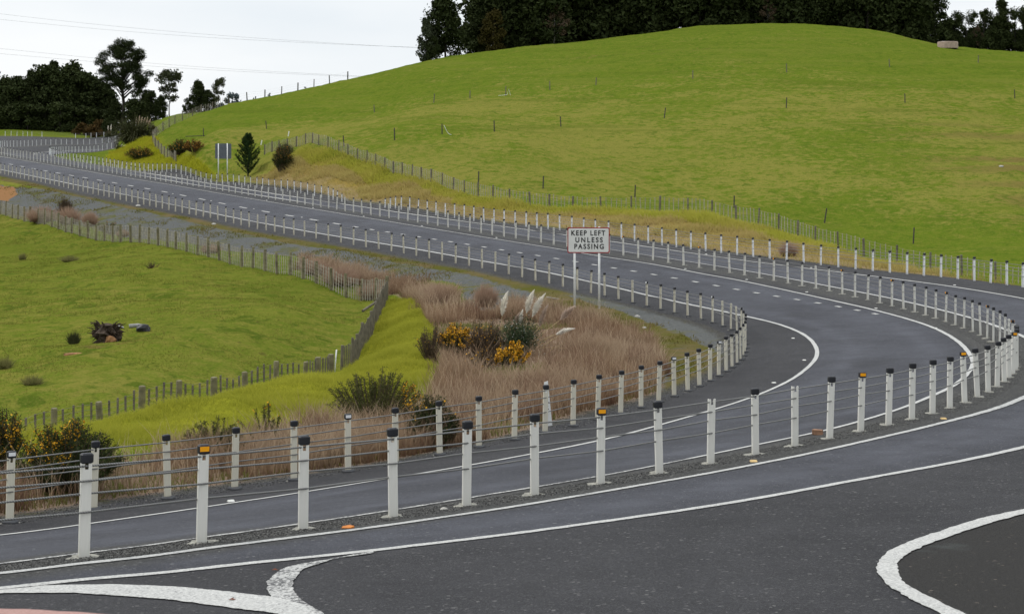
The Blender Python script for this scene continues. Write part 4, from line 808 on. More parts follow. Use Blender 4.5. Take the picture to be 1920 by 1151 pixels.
for i,x in enumerate([890,935,985,1035,1085,1135,1188,1240,1290,1340,1392,1445,1498,1550,1602,1655,1700]):
    tree_at(kinds[(i+3)%7],x+4,-20 if i==0 else -105,(11.2 if x<1060 else 10.35),f'dark evergreen, {ORD[i]} from the left in the back row of the hilltop wood',wide=1.1,group=G1,name='evergreen_tree')
for k,x,top,wd,lb in (('round',1752,-6,.9,'dark rounded tree just left of the water trough'),('dome',1788,42,.85,'low dark tree behind the water trough'),('loose',1812,22,.8,'ragged tree right of the water trough'),('bare',1831,48,.8,'small pale bare tree at the right end of the hilltop wood'),('round',1845,18,.75,'dark round tree behind the small bare tree at right'),('spire',1878,-2,.9,'tallest pointed tree at the right end of the hilltop wood'),('dome',1868,35,.8,'bushy dark tree below the pointed tree at right'),('loose',1903,14,.9,'loose crowned tree near the right edge of the photo'),('dome',1925,30,.8,'dark bushy tree cut by the right edge on the hilltop'),('round',1950,20,.9,'dark tree beyond the right edge of the hilltop wood')):
    tree_at(k,x,top,10.9,lb,wide=wd,group=G1,name='bare_tree' if k=='bare' else 'evergreen_tree')
G2='trees of the dark wood at left'
for i,(k,x,top,wd,h) in enumerate((('dome',-18,138,1,9.2),('dome2',14,143,.9,9.3),('dome',36,146,1,9.35),('cone',58,128,1,9.2),('dome',82,126,.95,9.3),('cone',104,111,.95,9.2),('dome2',120,128,1,9.35),('dome2',141,115,.95,9.25),('dome',160,140,1,9.3),('dome',182,152,1,9.2),('dome2',203,160,.95,9.3),('dome',218,188,.9,9.4))):
    tree_at(k,x,top,h,f'dark evergreen, {ORD[i]} from the left in the front of the left wood',wide=wd,group=G2,name='evergreen_tree')
for i,(x,top) in enumerate(((0,150),(28,150),(70,142),(95,135),(130,136),(152,140),(175,160),(195,168))):
    tree_at(kinds[i%7],x,top,8.9,f'dark evergreen, {ORD[i]} from the left at the back of the left wood',wide=1.15,group=G2,name='evergreen_tree')
for i,(x,top) in enumerate(((1758,52),(1785,58),(1812,55),(1840,60),(1866,56),(1893,60),(1920,58),(1948,56))):
    tree_at('dshrub',x,top,10.7,f'low dark bush, {ORD[i]} from the left under the right end of the hilltop wood',wide=1.3,group='bushes under the hilltop wood',name='dark_bush',cat='bush')
for i,(x,top,h) in enumerate(((-5,196,9.5),(22,200,9.5),(52,194,9.55),(84,198,9.5),(112,193,9.55),(140,200,9.5),(166,202,9.55),(190,204,9.5),(212,208,9.6))):
    tree_at('dshrub',x,top,h,f'low dark bush, {ORD[i]} from the left under the edge of the left wood',wide=1.25,group='bushes under the left wood',name='dark_bush',cat='bush')
for k,x,top,wd,h,nm,ct,lb in (('dshrub',252,188,1,9.9,'dark_bush','bush','dark bush right of the foot of the big pine'),('round',262,166,.9,9.6,'evergreen_tree','tree','dark low tree right of the big pine trunk'),('dome',282,172,.8,9.7,'evergreen_tree','tree','dark tree under the left side of the thin gum tree'),('dome2',300,178,.9,9.8,'evergreen_tree','tree','olive dark tree around the foot of the thin gum'),
   ('gum',318,132,1.0,9.8,'gum_tree','tree','tall thin gum tree with open tufted crown against the sky'),('dome2',372,150,.85,10.2,'evergreen_tree','tree','dense dark tree right of the thin gum tree'),('gum',410,147,.75,10.3,'evergreen_tree','tree','slender open crowned tree above the climbing batten fence'),('dome',392,170,1.0,10.2,'evergreen_tree','tree','squat dark tree between two taller trees behind the fence'),('round',352,184,.8,10.2,'evergreen_tree','tree','small dark tree left of the pair behind the fence'),
   ('far',436,174,.9,8.2,'hazy_tree','tree','pale bluish far tree at the dip of the skyline'),('far',478,181,.6,11.5,'hazy_tree','bush','small grey bush behind the skyline fence, left one'),('far',505,178,.6,11.5,'hazy_tree','bush','small grey bush behind the skyline fence, middle one'),('far',573,163,.7,11.3,'hazy_tree','bush','grey bush behind the skyline fence, right one'),
   ('shrub',160,231,1.3,9.8,'rusty_shrub','shrub','rusty shrub beside the far road at the edge of the left wood'),('shrub',186,226,1.2,9.9,'rusty_shrub','shrub','rusty brown shrub under the big pine'),('dshrub',206,226,1,10.2,'dark_bush','bush','small dark bush left of the big pine trunk'),('shrub',282,236,1.0,12.5,'rusty_shrub','shrub','brown shrub beside the climbing fence behind the flax')):
    tree_at(k,x,top,h,lb,wide=wd,name=nm,cat=ct)
# the big pine: clear trunk, tiered limbs, broad flat-bottomed head
rg=np.random.default_rng(21); p=at(231,9.6); H=CZ-(77-YH)/9.6-p.z; root=empty('pine_tree',p,0,'tallest tree at left, a big pine with bare lower trunk and wide tiered crown','tree')
tiers=[]
for t,R,nn in ((.48,4.6,7),(.56,5.2,9),(.64,5.4,10),(.72,5.0,10),(.80,4.4,9),(.88,3.4,8),(.95,2.0,5)):
    for k in range(nn):
        a=2*math.pi*(k+rg.random())/nn; q=R*rg.uniform(.45,1.0); tiers.append((q*math.cos(a)+.2,q*math.sin(a),H*(t+rg.uniform(-.03,.03))))
tiers=np.array(tiers); n=36000; k=rg.integers(0,len(tiers),n); d=rg.normal(size=(n,3)); d/=np.linalg.norm(d,axis=1)[:,None]; q=d*(rg.uniform(.2,1,n)**.5*rg.uniform(.9,1.5,n))[:,None]; q[:,2]*=.5
trunk(H,.42,tiers,rg,46,.92,0,BARK,root); q[:,2]+=np.abs(rg.normal(size=n))*.28; leaves('crown',tiers[k]+q,.28,rg,.4,LM_pine,root)

# ------------------------------------------------------------------ shrubs near the road
def stems(n, H, R, rg, droop=.3, up=.6):
    """curved stems from a common foot; returns point lists"""
    out=[]
    for k in range(n):
        a=rg.random()*2*math.pi; rad=R*math.sqrt(rg.random()); h=H*(1-.55*(rad/R)**2)*rg.uniform(.7,1.08); b=Vector((rad*.35*math.cos(a),rad*.35*math.sin(a),0)); e=Vector((rad*math.cos(a),rad*math.sin(a),h))
        m=b.lerp(e,.55)+Vector((0,0,h*.06)); out.append([b,m,e])
    return out
def along(S, n, rg, t0=.25):
    k=rg.integers(0,len(S),n); t=t0+(1-t0)*rg.random(n)**.8; P=np.empty((n,3))
    for i in range(n):
        a,m,e=S[k[i]]; u=t[i]; P[i]=(a*(1-u)**2+m*2*u*(1-u)+e*u*u)[:]
    return P,t
def gorse(name,loc,H,R,label,leaf=LM_gorse,flower=M_flow,nst=90,nl=9000,nf=700,size=.06,seed=1,fside=None,spread=.035,cat='shrub',fl_t=.6):
    rg=np.random.default_rng(seed); root=empty(name,loc,0,label,cat); S=stems(nst,H,R,rg); m=MB()
    for a,b,e in S: m.tube([a,b,e],[.014*H,.009*H,.004*H],4,False)
    m.build('stems',TWIG,root); P,t=along(S,nl,rg); P=P+rg.normal(size=P.shape)*spread*np.array([1,1,.8]); P[:,2]=np.maximum(P[:,2],.02); leaves('foliage',P,size,rg,.2,leaf,root)
    if nf:
        Sf=S if fside is None else [s for s in S if fside(s[2])] or S
        P,t=along(Sf,nf,rg,fl_t); P=P+rg.normal(size=P.shape)*.025; tag(leaves('flowers',P,size*.66,rg,.85,flower,root),kind='stuff')
    return root
g=at(128,121); gorse('gorse_bush',g,1.12,.86,'large dark gorse with orange yellow flowers behind the barrier at lower left',nst=170,nl=26000,nf=800,size=.055,seed=2,fside=lambda e:e.z>.66 and -.7<e.x<.22,fl_t=.70)
g=at(6,117); gorse('gorse_bush',g,1.1,.42,'dark gorse with yellow flowers cut off by the left edge of the photo',nst=70,nl=6500,nf=600,seed=3)
g=at(402,106); gorse('gorse_bush',g,.80,.62,'spiky bare topped gorse without flowers behind the fourth cream post',nst=70,nl=7000,nf=0,seed=4,leaf=LM_gorse2,spread=.025)
g=at(505,98); gorse('gorse_bush',g,.92,.72,'sparse sprawling gorse stems tipped with orange before the lush grass',nst=13,nl=1500,nf=26,seed=5,leaf=LM_gorse2,spread=.018,fl_t=.94)
g=at(700,86); gorse('gorse_bush',g,1.3,1.2,'big olive gorse with a few yellow flowers on its right, before the lush strip',nst=120,nl=15000,nf=260,seed=6,leaf=LM_gorse2,fside=lambda e:e.x>.7,fl_t=.75)
g=at(812,96); gorse('gorse_bush',g,1.05,.55,'very dark unflowered gorse close behind two cream barrier posts',nst=90,nl=11000,nf=30,seed=7,fl_t=.9)
g=hit(857,668); gorse('gorse_bush',g,1.08,.62,'bright orange flowering gorse in the middle of the brown grass, left of the plumes',nst=60,nl=5200,nf=1900,seed=8,size=.07,fl_t=.72)
g=hit(961,690); gorse('gorse_bush',g,.78,.55,'low gorse crowded with orange flowers below the green bush and plumes',nst=50,nl=3000,nf=2200,seed=9,size=.07)
g=hit(808,676); gorse('dead_shrub',g,1.12,.5,'upright brown dead shrub left of the bright orange gorse',nst=60,nl=3600,nf=25,seed=10,leaf=LM_dead,size=.06,fl_t=.8)
g=hit(908,670); gorse('dead_shrub',g,1.15,.68,'tangle of dark brown dead twigs between the orange gorse and the green bush',nst=100,nl=6500,nf=160,seed=11,leaf=LM_dead,size=.06,fl_t=.7)
g=hit(905,694); gorse('dead_shrub',g,.62,.6,'low brown twiggy shrub below the orange gorse in the dry grass',nst=80,nl=4200,nf=120,seed=12,leaf=LM_dead,size=.06,fl_t=.8)
g=at(262,15.9); gorse('gorse_bush',g,1.5,1.9,'distant gorse with rusty flowers at the foot of the bright green mound',nst=90,nl=4500,nf=700,seed=13,size=.17,spread=.1,flower=M_flow2)
g=at(338,17.2); gorse('gorse_bush',g,1.75,1.5,'darker distant gorse with orange flowers left of the grey sign back',nst=90,nl=4500,nf=450,seed=14,size=.17,spread=.1,flower=M_flow2)
g=at(364,17.7); gorse('gorse_bush',g,1.4,1.2,'rusty flowered distant gorse just left of the grey sign back',nst=70,nl=3000,nf=700,seed=15,size=.17,spread=.1,leaf=LM_rust,flower=M_flow2)
g=at(530,20.9); gorse('gorse_bush',g,2.6,.95,'upright oval gorse with orange tips on the tan bank right of the pine sapling',nst=110,nl=7500,nf=500,seed=16,size=.15,spread=.1,flower=M_flow2,fside=lambda e:e.z>1.2)
g=at(536,20.2); gorse('dead_shrub',g,1.5,.9,'pale brown scrub on top of the bank behind the oval gorse',nst=60,nl=1800,nf=0,seed=17,size=.14,leaf=LM_flax,spread=.1)
g=at(205,29.0); gorse('gorse_bush',g,.9,.9,'small yellowish gorse behind the paddock fence at the foot of the gravel',nst=22,nl=1500,nf=120,seed=18,size=.08,leaf=LM_gorse2,flower=M_flow2)
# pine sapling: whorled upswept branches
rg=np.random.default_rng(31); g=at(465,19.9); H=3.95; root=empty('pine_sapling',g,0,'young green pine with upswept branches beside the grey sign back','tree'); m=MB(); m.tube([(0,0,-.2),(.02,0,H*.5),(0,.02,H*.97)],[.07,.045,.012],6); P=[]
for t in np.arange(.06,.97,.075):
    for k in range(6):
        a=rg.random()*6.28; L=(1.62*(1-t)**.75+.14)*rg.uniform(.75,1.1); b=Vector((0,0,t*H)); e=b+Vector((L*.82*math.cos(a),L*.82*math.sin(a),L*.85)); md=b.lerp(e,.55)-Vector((0,0,L*.1)); m.tube([b,md,e],[.02,.014,.006],4,False)
        for u in rg.random(130)**.7: P.append((b*(1-u)**2+md*2*u*(1-u)+e*u*u)[:])
P=np.array(P)+rg.normal(size=(len(P),3))*.05; m.build('trunk',BARK,root); leaves('crown',P,.15,rg,.3,LM_sap,root)
# blades: arching strap leaves and hairs
def straps(name,n,L,wd,rg,mat,parent,up=.75,foot=.12,droop=.5):
    V=[];Fq=[]
    a=rg.random(n)*6.283; inc=rg.uniform(.15,1.0,n)*up; ll=L*rg.uniform(.55,1.1,n)
    for i in range(n):
        d=Vector((math.cos(a[i]),math.sin(a[i]),0)); s=Vector((-d.y,d.x,0))*wd*.5; b=d*foot*rg.random(); k=len(V)
        for j,u in enumerate((0,.35,.7,1)):
            ang=math.pi/2-inc[i]*(.5+.9*u*droop*2); r=ll[i]*u; c=b+d*(r*math.cos(ang))+Vector((0,0,max(.01,r*math.sin(ang)-droop*.3*ll[i]*u*u*inc[i]))); q=1-.85*u
            V+=[c-s*q,c+s*q]
        for j in range(3): Fq.append((k+2*j,k+2*j+1,k+2*j+3,k+2*j+2))
    me=np_mesh(name,np.array(V),np.array(Fq)); me.materials.append(mat); return link(name,me,parent)
def plume(parent,foot,base,tip,rad,mat,n=700,rg=None,stalk=True):
    foot,base,tip=Vector(foot),Vector(base),Vector(tip); ax=tip-base; L=ax.length
    V=[];t=rg.random(n)**.9; a=rg.random(n)*6.283; ref=ax.cross(Vector((0,1,.1))).normalized(); r2=ax.cross(ref).normalized(); hd=ax.normalized()
    for i in range(n):
        w=rad*math.sin(math.pi*(.08+.9*t[i])**.75)*rg.uniform(.35,1.05); s=(ref*math.cos(a[i])+r2*math.sin(a[i])); c=base+ax*(t[i]*.94)+ref*(.06*L*math.sin(3*t[i])); e=c+s*w+hd*(.16*L*rg.uniform(.5,1.2)); sd_=s.cross(hd)*(.10*rad+.005); V+=[(c-sd_)[:],(c+sd_)[:],(e+sd_*.3)[:],(e-sd_*.3)[:]]
    me=np_mesh('plume',np.array(V),np.arange(4*n).reshape(n,4)); me.materials.append(mat); o=link('plume',me,parent)
    if stalk: MB().tube([foot,foot.lerp(base,.5)+Vector((0,0,.05)),base,base.lerp(tip,.8)],[.012,.010,.008,.003],5).build('stalk',M_straw,o)
    return o
def px_local(x,y,h,org): return Vector(W(x,y,h))-org
rg=np.random.default_rng(41); g=hit(974,668); hP=F/g.y
root=empty('pampas_grass',g,0,'pampas clump with tall cream plumes, some toppled, beside the road sign','pampas grass')
straps('leaf_clump',420,1.2,.014,rg,LM_bush,root,.75,.35,.5); P=rg.normal(size=(4200,3))*np.array([.27,.27,.24])+np.array([0,0,.62]); P[:,2]=np.abs(P[:,2]); leaves('inner_leaves',P,.085,rg,.22,LM_bush,root)
P=rg.normal(size=(150,3))*np.array([.24,.22,.2])+np.array([.02,-.1,.7]); tag(leaves('seed_heads',P,.032,rg,.9,M_speck,root),kind='stuff')
for bx,by,tx,ty,rd,mt in ((941,592,952,550,.14,M_plume),(987,587,1001,547,.14,M_plume),(998,594,1021,554,.145,M_plume),(1011,613,1027,574,.11,M_plume2),(975,608,980.5,582,.085,M_plume),(966,606,974,587,.07,M_plume2),(1050,600,1077,576,.15,M_plume2),(1042,627,1075,617,.10,M_plume),(1070,653,1095,649,.16,M_plume),(1018,672,1024,662,.09,M_plume)):
    fx=941 if bx<950 else 985; plume(root,px_local(fx,655,hP,g),px_local(bx,by,hP,g),px_local(tx,ty,hP,g),rd,mt,rg=rg)
for (x0,y0,x1,y1) in ((1012,655,1050,628),(1015,668,1060,642),(1010,650,1036,628),(1020,672,1072,655)):
    MB().tube([px_local(x0,y0,hP,g),px_local((x0+x1)/2,(y0+y1)/2-2,hP,g),px_local(x1,y1,hP,g)],[.014,.012,.008],5).build('fallen_stalk',M_straw,root)
g=at(254,14.4); rg=np.random.default_rng(42); root=empty('flax_bush',g,0,'big olive flax bush at the bend of the far road below the big pine','bush'); straps('leaf_clump',900,4.2,.12,rg,LM_flax,root,.95,1.4,.55); P=rg.normal(size=(2600,3))*np.array([1.3,1.0,.8])+np.array([0,0,1.3]); P[:,2]=np.abs(P[:,2]); leaves('inner_leaves',P,.32,rg,.3,LM_flax,root)
def small_pampas(px,h,label,tips,rad,seed,mat=M_plume):
    rg=np.random.default_rng(seed); g=at(px,h); root=empty('pampas_grass',g,0,label,'pampas grass'); straps('leaf_clump',160,1.5,.05,rg,LM_flax,root,.8,.3,.5)
    for bx,by,tx,ty in tips: plume(root,(0,0,.1),px_local(bx,by,h,g),px_local(tx,ty,h,g),rad,mat,160,rg)
small_pampas(222,13.9,'cream leaning plumes in front of the flax bush at the far bend',((219,281,218,273),(222,283,229,272),(226,281,235,273),(238,270,247,259)),.28,43)
small_pampas(268,13.0,'dense cluster of pale pinkish plumes above the flax bush',((258,240,257,221),(262,240,262,219),(266,240,267,221),(270,240,272,222),(275,238,277,221),(279,238,282,224)),.38,44,M_plume2)
small_pampas(204,10.4,'small far pampas plumes beside the far road under the big pine',((203,245,203,236),(208,246,209,234)),.22,45)
def grassmat(name,base,tip,alt):
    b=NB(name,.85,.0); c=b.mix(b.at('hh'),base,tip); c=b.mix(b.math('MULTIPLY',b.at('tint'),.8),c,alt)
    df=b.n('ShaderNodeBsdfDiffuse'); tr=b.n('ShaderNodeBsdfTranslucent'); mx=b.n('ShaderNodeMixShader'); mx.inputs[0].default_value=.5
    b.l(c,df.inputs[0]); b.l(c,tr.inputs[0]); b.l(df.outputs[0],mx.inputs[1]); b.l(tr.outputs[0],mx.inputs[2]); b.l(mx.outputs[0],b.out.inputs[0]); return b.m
GM_t=grassmat('clump_stems',(.17,.115,.082),(.44,.32,.235),(.28,.18,.125)); GM_r=grassmat('rush_stems',(.07,.085,.025),(.17,.175,.06),(.22,.19,.08))
# dry rounded grass clumps
LM_dry=leafmat('dry_brown_stems',(.20,.13,.092),(.28,.19,.14),(.13,.085,.06),2); LM_rush=leafmat('dark_rush_stems',(.035,.05,.018),(.05,.062,.022),(.075,.072,.03),3)
def tuft(name,px,h,H,R,label,mat=None,n=700,cat='grass clump',group=None,wd=.016,seed=0):
    rg=np.random.default_rng(seed+int(px*7)); g=at(px,h); V=[]
    a=rg.random(n)*6.283; rr=R*np.sqrt(rg.random(n)); L=H*rg.uniform(.45,1.15,n)*(1-.4*(rr/R)**2); 
    bx,by=rr*np.cos(a)*.5,rr*np.sin(a)*.5; jx,jy=rg.normal(size=(2,n))*R*.28; tx,ty=rr*np.cos(a)*1.0+jx,rr*np.sin(a)*1.0+jy; sx=wd*rg.uniform(.5,1,n)
    V=np.stack([np.stack([bx-sx,by,0*a-.03],-1),np.stack([bx+sx,by,0*a-.03],-1),np.stack([tx,ty,L],-1)],1).reshape(-1,3)
    me=np_mesh(name,V,np.arange(3*n).reshape(n,3)); attr(me,'hh',np.tile([0,0,1],n)); attr(me,'tint',np.repeat(rg.random(n),3)); me.materials.append(mat or GM_t); return tag(link(name,me,loc=g),label,cat,group)
tuft('dry_grass_clump',911,46.3,.95,.5,'rounded reddish brown grass clump on the moss left of the plumes',n=1500)
tuft('dry_grass_clump',822,44.6,.8,.6,'pale brown grass clump at the head of the lush strip',n=1300)
tuft('dry_grass_clump',169,28.2,1.0,.55,'rounded brown clump behind the paddock fence on the grey gravel',n=900,wd=.03)
tuft('dry_grass_clump',128,27.6,1.2,.9,'pinkish brown clump behind the paddock fence, left of the rounded one',n=1200,wd=.03)
tuft('dry_grass_clump',78,26.8,1.2,1.1,'wide straw brown clump at the far left behind the paddock fence',n=1200,wd=.03)
tuft('dark_dead_shrub',122,26.6,1.3,.5,'dark purplish dead shrub on the gravel above the brown clumps',mat=LM_dead,n=700,wd=.03,cat='shrub')
tuft('dry_grass_clump',231,29.6,.5,.45,'small brown clump in front of the paddock fence',n=400,wd=.03)
tuft('dry_grass_clump',590,37.8,.8,.8,'brown clump behind the paddock fence below the gravel slope',n=900,wd=.025)
tuft('dry_grass_clump',640,39.0,.95,1.0,'wide pinkish clump behind the paddock fence near its corner',n=1400,wd=.025)
tuft('dry_grass_clump',700,40.6,.8,.8,'brown clump just beyond the corner post of the paddock fence',n=1200,wd=.022)
tuft('dry_grass_clump',395,33.5,.55,.6,'brown clump right behind the middle of the paddock fence',n=600,wd=.025)
tuft('dry_grass_clump',1478,37.0,.75,.5,'brown grass clump on the tan bank behind the bright white barrier',n=1100,wd=.02)
tuft('rush_clump',42,31.5,.5,.25,'dark rush clump near the top left of the paddock',mat=GM_r,n=220,wd=.02)
tuft('rush_clump',130,32.7,.4,.6,'wide low dark rush patch below the paddock fence',mat=GM_r,n=420,wd=.02)
tuft('rush_clump',138,53.5,.5,.28,'tall brownish tuft left of the upturned stump in the paddock',mat=LM_flax,n=350,wd=.014)
tuft('rush_clump',8,58.5,.45,.35,'dark tuft at the left edge of the paddock',mat=GM_r,n=350,wd=.014)
tuft('rush_clump',60,63,.3,.35,'low olive hummock of rush near the bottom left of the paddock',mat=GM_r,n=420,wd=.014)
tuft('rush_clump',285,36.6,.45,.4,'bare brown sprigs in the open paddock',mat=LM_dead,n=60,wd=.014)
# upturned stump and logs in the paddock
hS=54.2; g=at(200,hS); root=empty('tree_stump',g,0,'upturned root plate of a fallen tree with orange soil in the paddock','stump'); rg=np.random.default_rng(51)
M_root=flat('dark_roots',(.05,.035,.024),.95,.5,9); M_clay=flat('orange_clay',(.26,.135,.06),.95,.35,7); M_log=flat('silver_log',(.30,.30,.29),.85,.3,6)
m=MB(); m.lathe([(.05,-.05),(.40,.0),(.46,.12),(.40,.25),(.42,.36),(.26,.5),(.22,.6),(.05,.66)],17,jit=.42,rnd=random.Random(5)); m.build('root_plate',M_root,root)
m=MB()
for k in range(70):
    a=rg.random()*6.28; b=Vector((.3*math.cos(a),.3*math.sin(a)*.6,rg.uniform(.1,.6))); e=b+Vector((.4*math.cos(a),.3*math.sin(a),rg.uniform(-.15,.4)))*rg.uniform(.5,1.1); m.tube([b,b.lerp(e,.5)+Vector((0,0,.06)),e],[.035,.022,.006],5,False)
m.build('roots',M_root,root)
m=MB(); m.lathe([(.02,.0),(.17,.03),(.19,.14),(.12,.24),(.02,.28)],11,(.2,-.36,.0),.35,random.Random(6)); m.build('clay_face',M_clay,root)
for k,(x,y,L,r,lb) in enumerate(((222,614,.32,.07,'short silver log behind the upturned stump'),(258,613,.62,.075,'longer silver log right of the upturned stump'))):
    p=at(x,51.5); p.z+=.05; o=MB().tube([(-L/2,0,0),(0,.05,.03),(L/2,.12,-.01)],[r,r*.9,r*.6],8).build('log',M_log,loc=p); tag(o,lb,'log')
p=at(269,52.5); m=MB(); m.lathe([(.05,-.02),(.24,.0),(.25,.12),(.15,.22),(.02,.25)],12,jit=.22,rnd=random.Random(8)); o=m.build('black_bag',M_black,loc=p); o.scale=(1,.7,1); tag(o,'crumpled black bag lying beside the silver log in the paddock','bag')
for x,h,lb in ((172,55.5,'bare orange clay patch in front of the stump'),):
    p=at(x-30,57); m=MB(); m.lathe([(.32,-.05),(.28,.01),(.15,.03),(.02,.035)],14,jit=.2,rnd=random.Random(9)); o=m.build('clay_patch',M_clay,loc=p); o.scale=(1.3,.5,1); tag(o,lb,'clay patch')
# power lines
M_line=flat('dull_aluminium_wire',(.24,.25,.26),.6,.1)
for k,(P_,lb) in enumerate(((((-300,-14),(0,26.5),(320,59.5),(640,82.5),(900,96)),'upper pair of power lines crossing the sky, its top wire'),(((-300,2),(0,37),(320,66),(640,83.8),(900,93)),'upper pair of power lines crossing the sky, its bottom wire'),(((-300,58),(0,91.5),(320,122),(640,141.5),(900,152)),'lower pair of power lines just above the left trees, its top wire'),(((-300,72),(0,101),(320,127),(640,143),(900,150)),'lower pair of power lines just above the left trees, its bottom wire'))):
    q=catmull([(x,y,0) for x,y in P_],40); m=MB(); hh=6.9; m.tube([Vector(W(x,y,hh)) for x,y,_ in q],.024,5); tag(m.build('power_line',M_line),lb,'power line','power line wires in the sky')

# ------------------------------------------------------------------ grass that nobody could count
def scatter(poly,n,rg,y_bias=0):
    lo=poly[:,:2].min(0); hi=poly[:,:2].max(0); out=[]; tot=0
    while tot<n:
        q=lo+(hi-lo)*rg.random((n,2)); q=q[inside(q,poly)]; out.append(q); tot+=len(q)
        if len(out)>60: break
    return np.concatenate(out)[:n]
def blades(name,XY,h0,h1,w,rg,mat,lean=.35,kind_label=None,bend=(0,0),clump=0,sink=.02):
    n=len(XY); z=ground_z(XY[:,0],XY[:,1])-sink; a=rg.random(n)*6.283; h=rg.uniform(h0,h1,n)
    if clump: h=h*np.clip(.35+1.5*vnoise(XY[:,0]/clump,XY[:,1]/clump,77),.3,1.6)
    ww=w*rg.uniform(.6,1.3,n)*(1+np.hypot(XY[:,0],XY[:,1])/90); s=np.stack([np.cos(a),np.sin(a)*.5],-1)*ww[:,None]*.5; l=rg.normal(size=(n,2))*lean*h[:,None]+np.array(bend)*h[:,None]
    B=np.concatenate([XY,z[:,None]],1); S=np.concatenate([s,np.zeros((n,1))],1); Mid=np.concatenate([l*.35,(h*.6)[:,None]],1); Tp=np.concatenate([l,h[:,None]],1)
    V=np.stack([B-S,B+S,B+Mid+S*.7,B+Mid-S*.7,B+Tp],1).reshape(-1,3); k=np.arange(n)*5
    me=bpy.data.meshes.new(name); Fq=np.stack([k,k+1,k+2,k+3],-1); Ft=np.stack([k+3,k+2,k+4],-1)
    me.vertices.add(5*n); me.vertices.foreach_set('co',V.astype(np.float32).ravel()); li=np.concatenate([Fq.ravel(),Ft.ravel()]).astype(np.int32); me.loops.add(len(li)); me.loops.foreach_set('vertex_index',li)
    me.polygons.add(2*n); me.polygons.foreach_set('loop_start',np.concatenate([np.arange(n)*4,4*n+np.arange(n)*3]).astype(np.int32)); me.polygons.foreach_set('loop_total',np.r_[np.full(n,4),np.full(n,3)].astype(np.int32)); me.update(calc_edges=True)
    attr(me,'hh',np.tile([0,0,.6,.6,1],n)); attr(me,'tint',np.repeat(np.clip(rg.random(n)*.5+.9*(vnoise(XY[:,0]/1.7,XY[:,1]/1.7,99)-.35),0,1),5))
    return tag(link(name,me,mat=mat),kind='stuff')
rg=np.random.default_rng(61)
def keep_off(q): return q[sdf(q,asph,2.0)<-.75]
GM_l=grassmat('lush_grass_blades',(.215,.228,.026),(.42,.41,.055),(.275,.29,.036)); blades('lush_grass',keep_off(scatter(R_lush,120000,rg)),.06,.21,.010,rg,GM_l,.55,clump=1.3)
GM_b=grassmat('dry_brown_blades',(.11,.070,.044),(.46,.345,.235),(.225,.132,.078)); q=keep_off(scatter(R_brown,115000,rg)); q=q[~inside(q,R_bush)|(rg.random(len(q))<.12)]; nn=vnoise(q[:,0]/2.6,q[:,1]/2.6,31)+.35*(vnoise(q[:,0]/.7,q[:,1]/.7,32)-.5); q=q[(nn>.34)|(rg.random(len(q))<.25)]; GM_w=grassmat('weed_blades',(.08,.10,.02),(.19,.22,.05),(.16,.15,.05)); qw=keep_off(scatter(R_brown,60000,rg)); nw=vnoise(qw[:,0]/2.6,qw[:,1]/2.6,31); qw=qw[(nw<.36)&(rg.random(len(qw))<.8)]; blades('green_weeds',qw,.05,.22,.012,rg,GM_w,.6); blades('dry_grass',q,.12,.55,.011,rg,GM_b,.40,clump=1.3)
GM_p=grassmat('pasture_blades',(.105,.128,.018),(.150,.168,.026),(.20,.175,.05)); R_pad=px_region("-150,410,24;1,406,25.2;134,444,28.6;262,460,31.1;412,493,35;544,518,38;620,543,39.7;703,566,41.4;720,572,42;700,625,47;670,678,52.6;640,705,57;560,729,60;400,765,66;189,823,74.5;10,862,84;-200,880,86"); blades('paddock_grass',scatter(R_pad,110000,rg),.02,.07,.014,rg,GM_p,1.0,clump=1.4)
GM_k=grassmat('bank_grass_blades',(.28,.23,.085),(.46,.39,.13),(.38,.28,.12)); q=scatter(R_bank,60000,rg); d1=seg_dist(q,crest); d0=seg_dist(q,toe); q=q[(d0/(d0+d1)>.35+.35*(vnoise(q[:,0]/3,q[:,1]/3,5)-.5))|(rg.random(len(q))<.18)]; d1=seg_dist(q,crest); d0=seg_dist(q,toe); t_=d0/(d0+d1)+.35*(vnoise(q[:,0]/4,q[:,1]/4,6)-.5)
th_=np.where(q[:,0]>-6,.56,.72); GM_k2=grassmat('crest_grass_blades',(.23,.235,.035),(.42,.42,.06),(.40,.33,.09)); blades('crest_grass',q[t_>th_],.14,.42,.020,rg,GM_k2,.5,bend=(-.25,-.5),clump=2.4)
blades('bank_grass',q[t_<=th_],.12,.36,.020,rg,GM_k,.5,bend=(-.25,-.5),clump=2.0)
GM_m=grassmat('mound_grass_blades',(.21,.235,.014),(.40,.41,.028),(.34,.30,.035)); blades('mound_grass',scatter(R_mound,14000,rg),.15,.45,.03,rg,GM_m,.4,clump=2.5)
GM_v=grassmat('verge_grass_blades',(.09,.095,.02),(.16,.155,.03),(.18,.13,.06)); q=np.concatenate([PC[::1][np.hypot(*PC.T)<130]]*1); rr_=[]
for k in range(10):
    t=np.gradient(PC,axis=0); t/=np.linalg.norm(t,axis=1)[:,None]; nl=np.stack([-t[:,1],t[:,0]],-1); rr_.append(PC+nl*rg.uniform(.5,3.4,(len(PC),1))+rg.normal(size=PC.shape)*.3)
q=np.concatenate(rr_*9); q=q+rg.normal(size=q.shape)*.35; q=q[np.hypot(*q.T)<140]; q=q[(vnoise(q[:,0]/1.8,q[:,1]/1.8,8)>.52)&~inside(q,R_grav)|(rg.random(len(q))<.03)]; q=keep_off(q); blades('verge_grass',q,.04,.16,.02,rg,GM_v,.6)

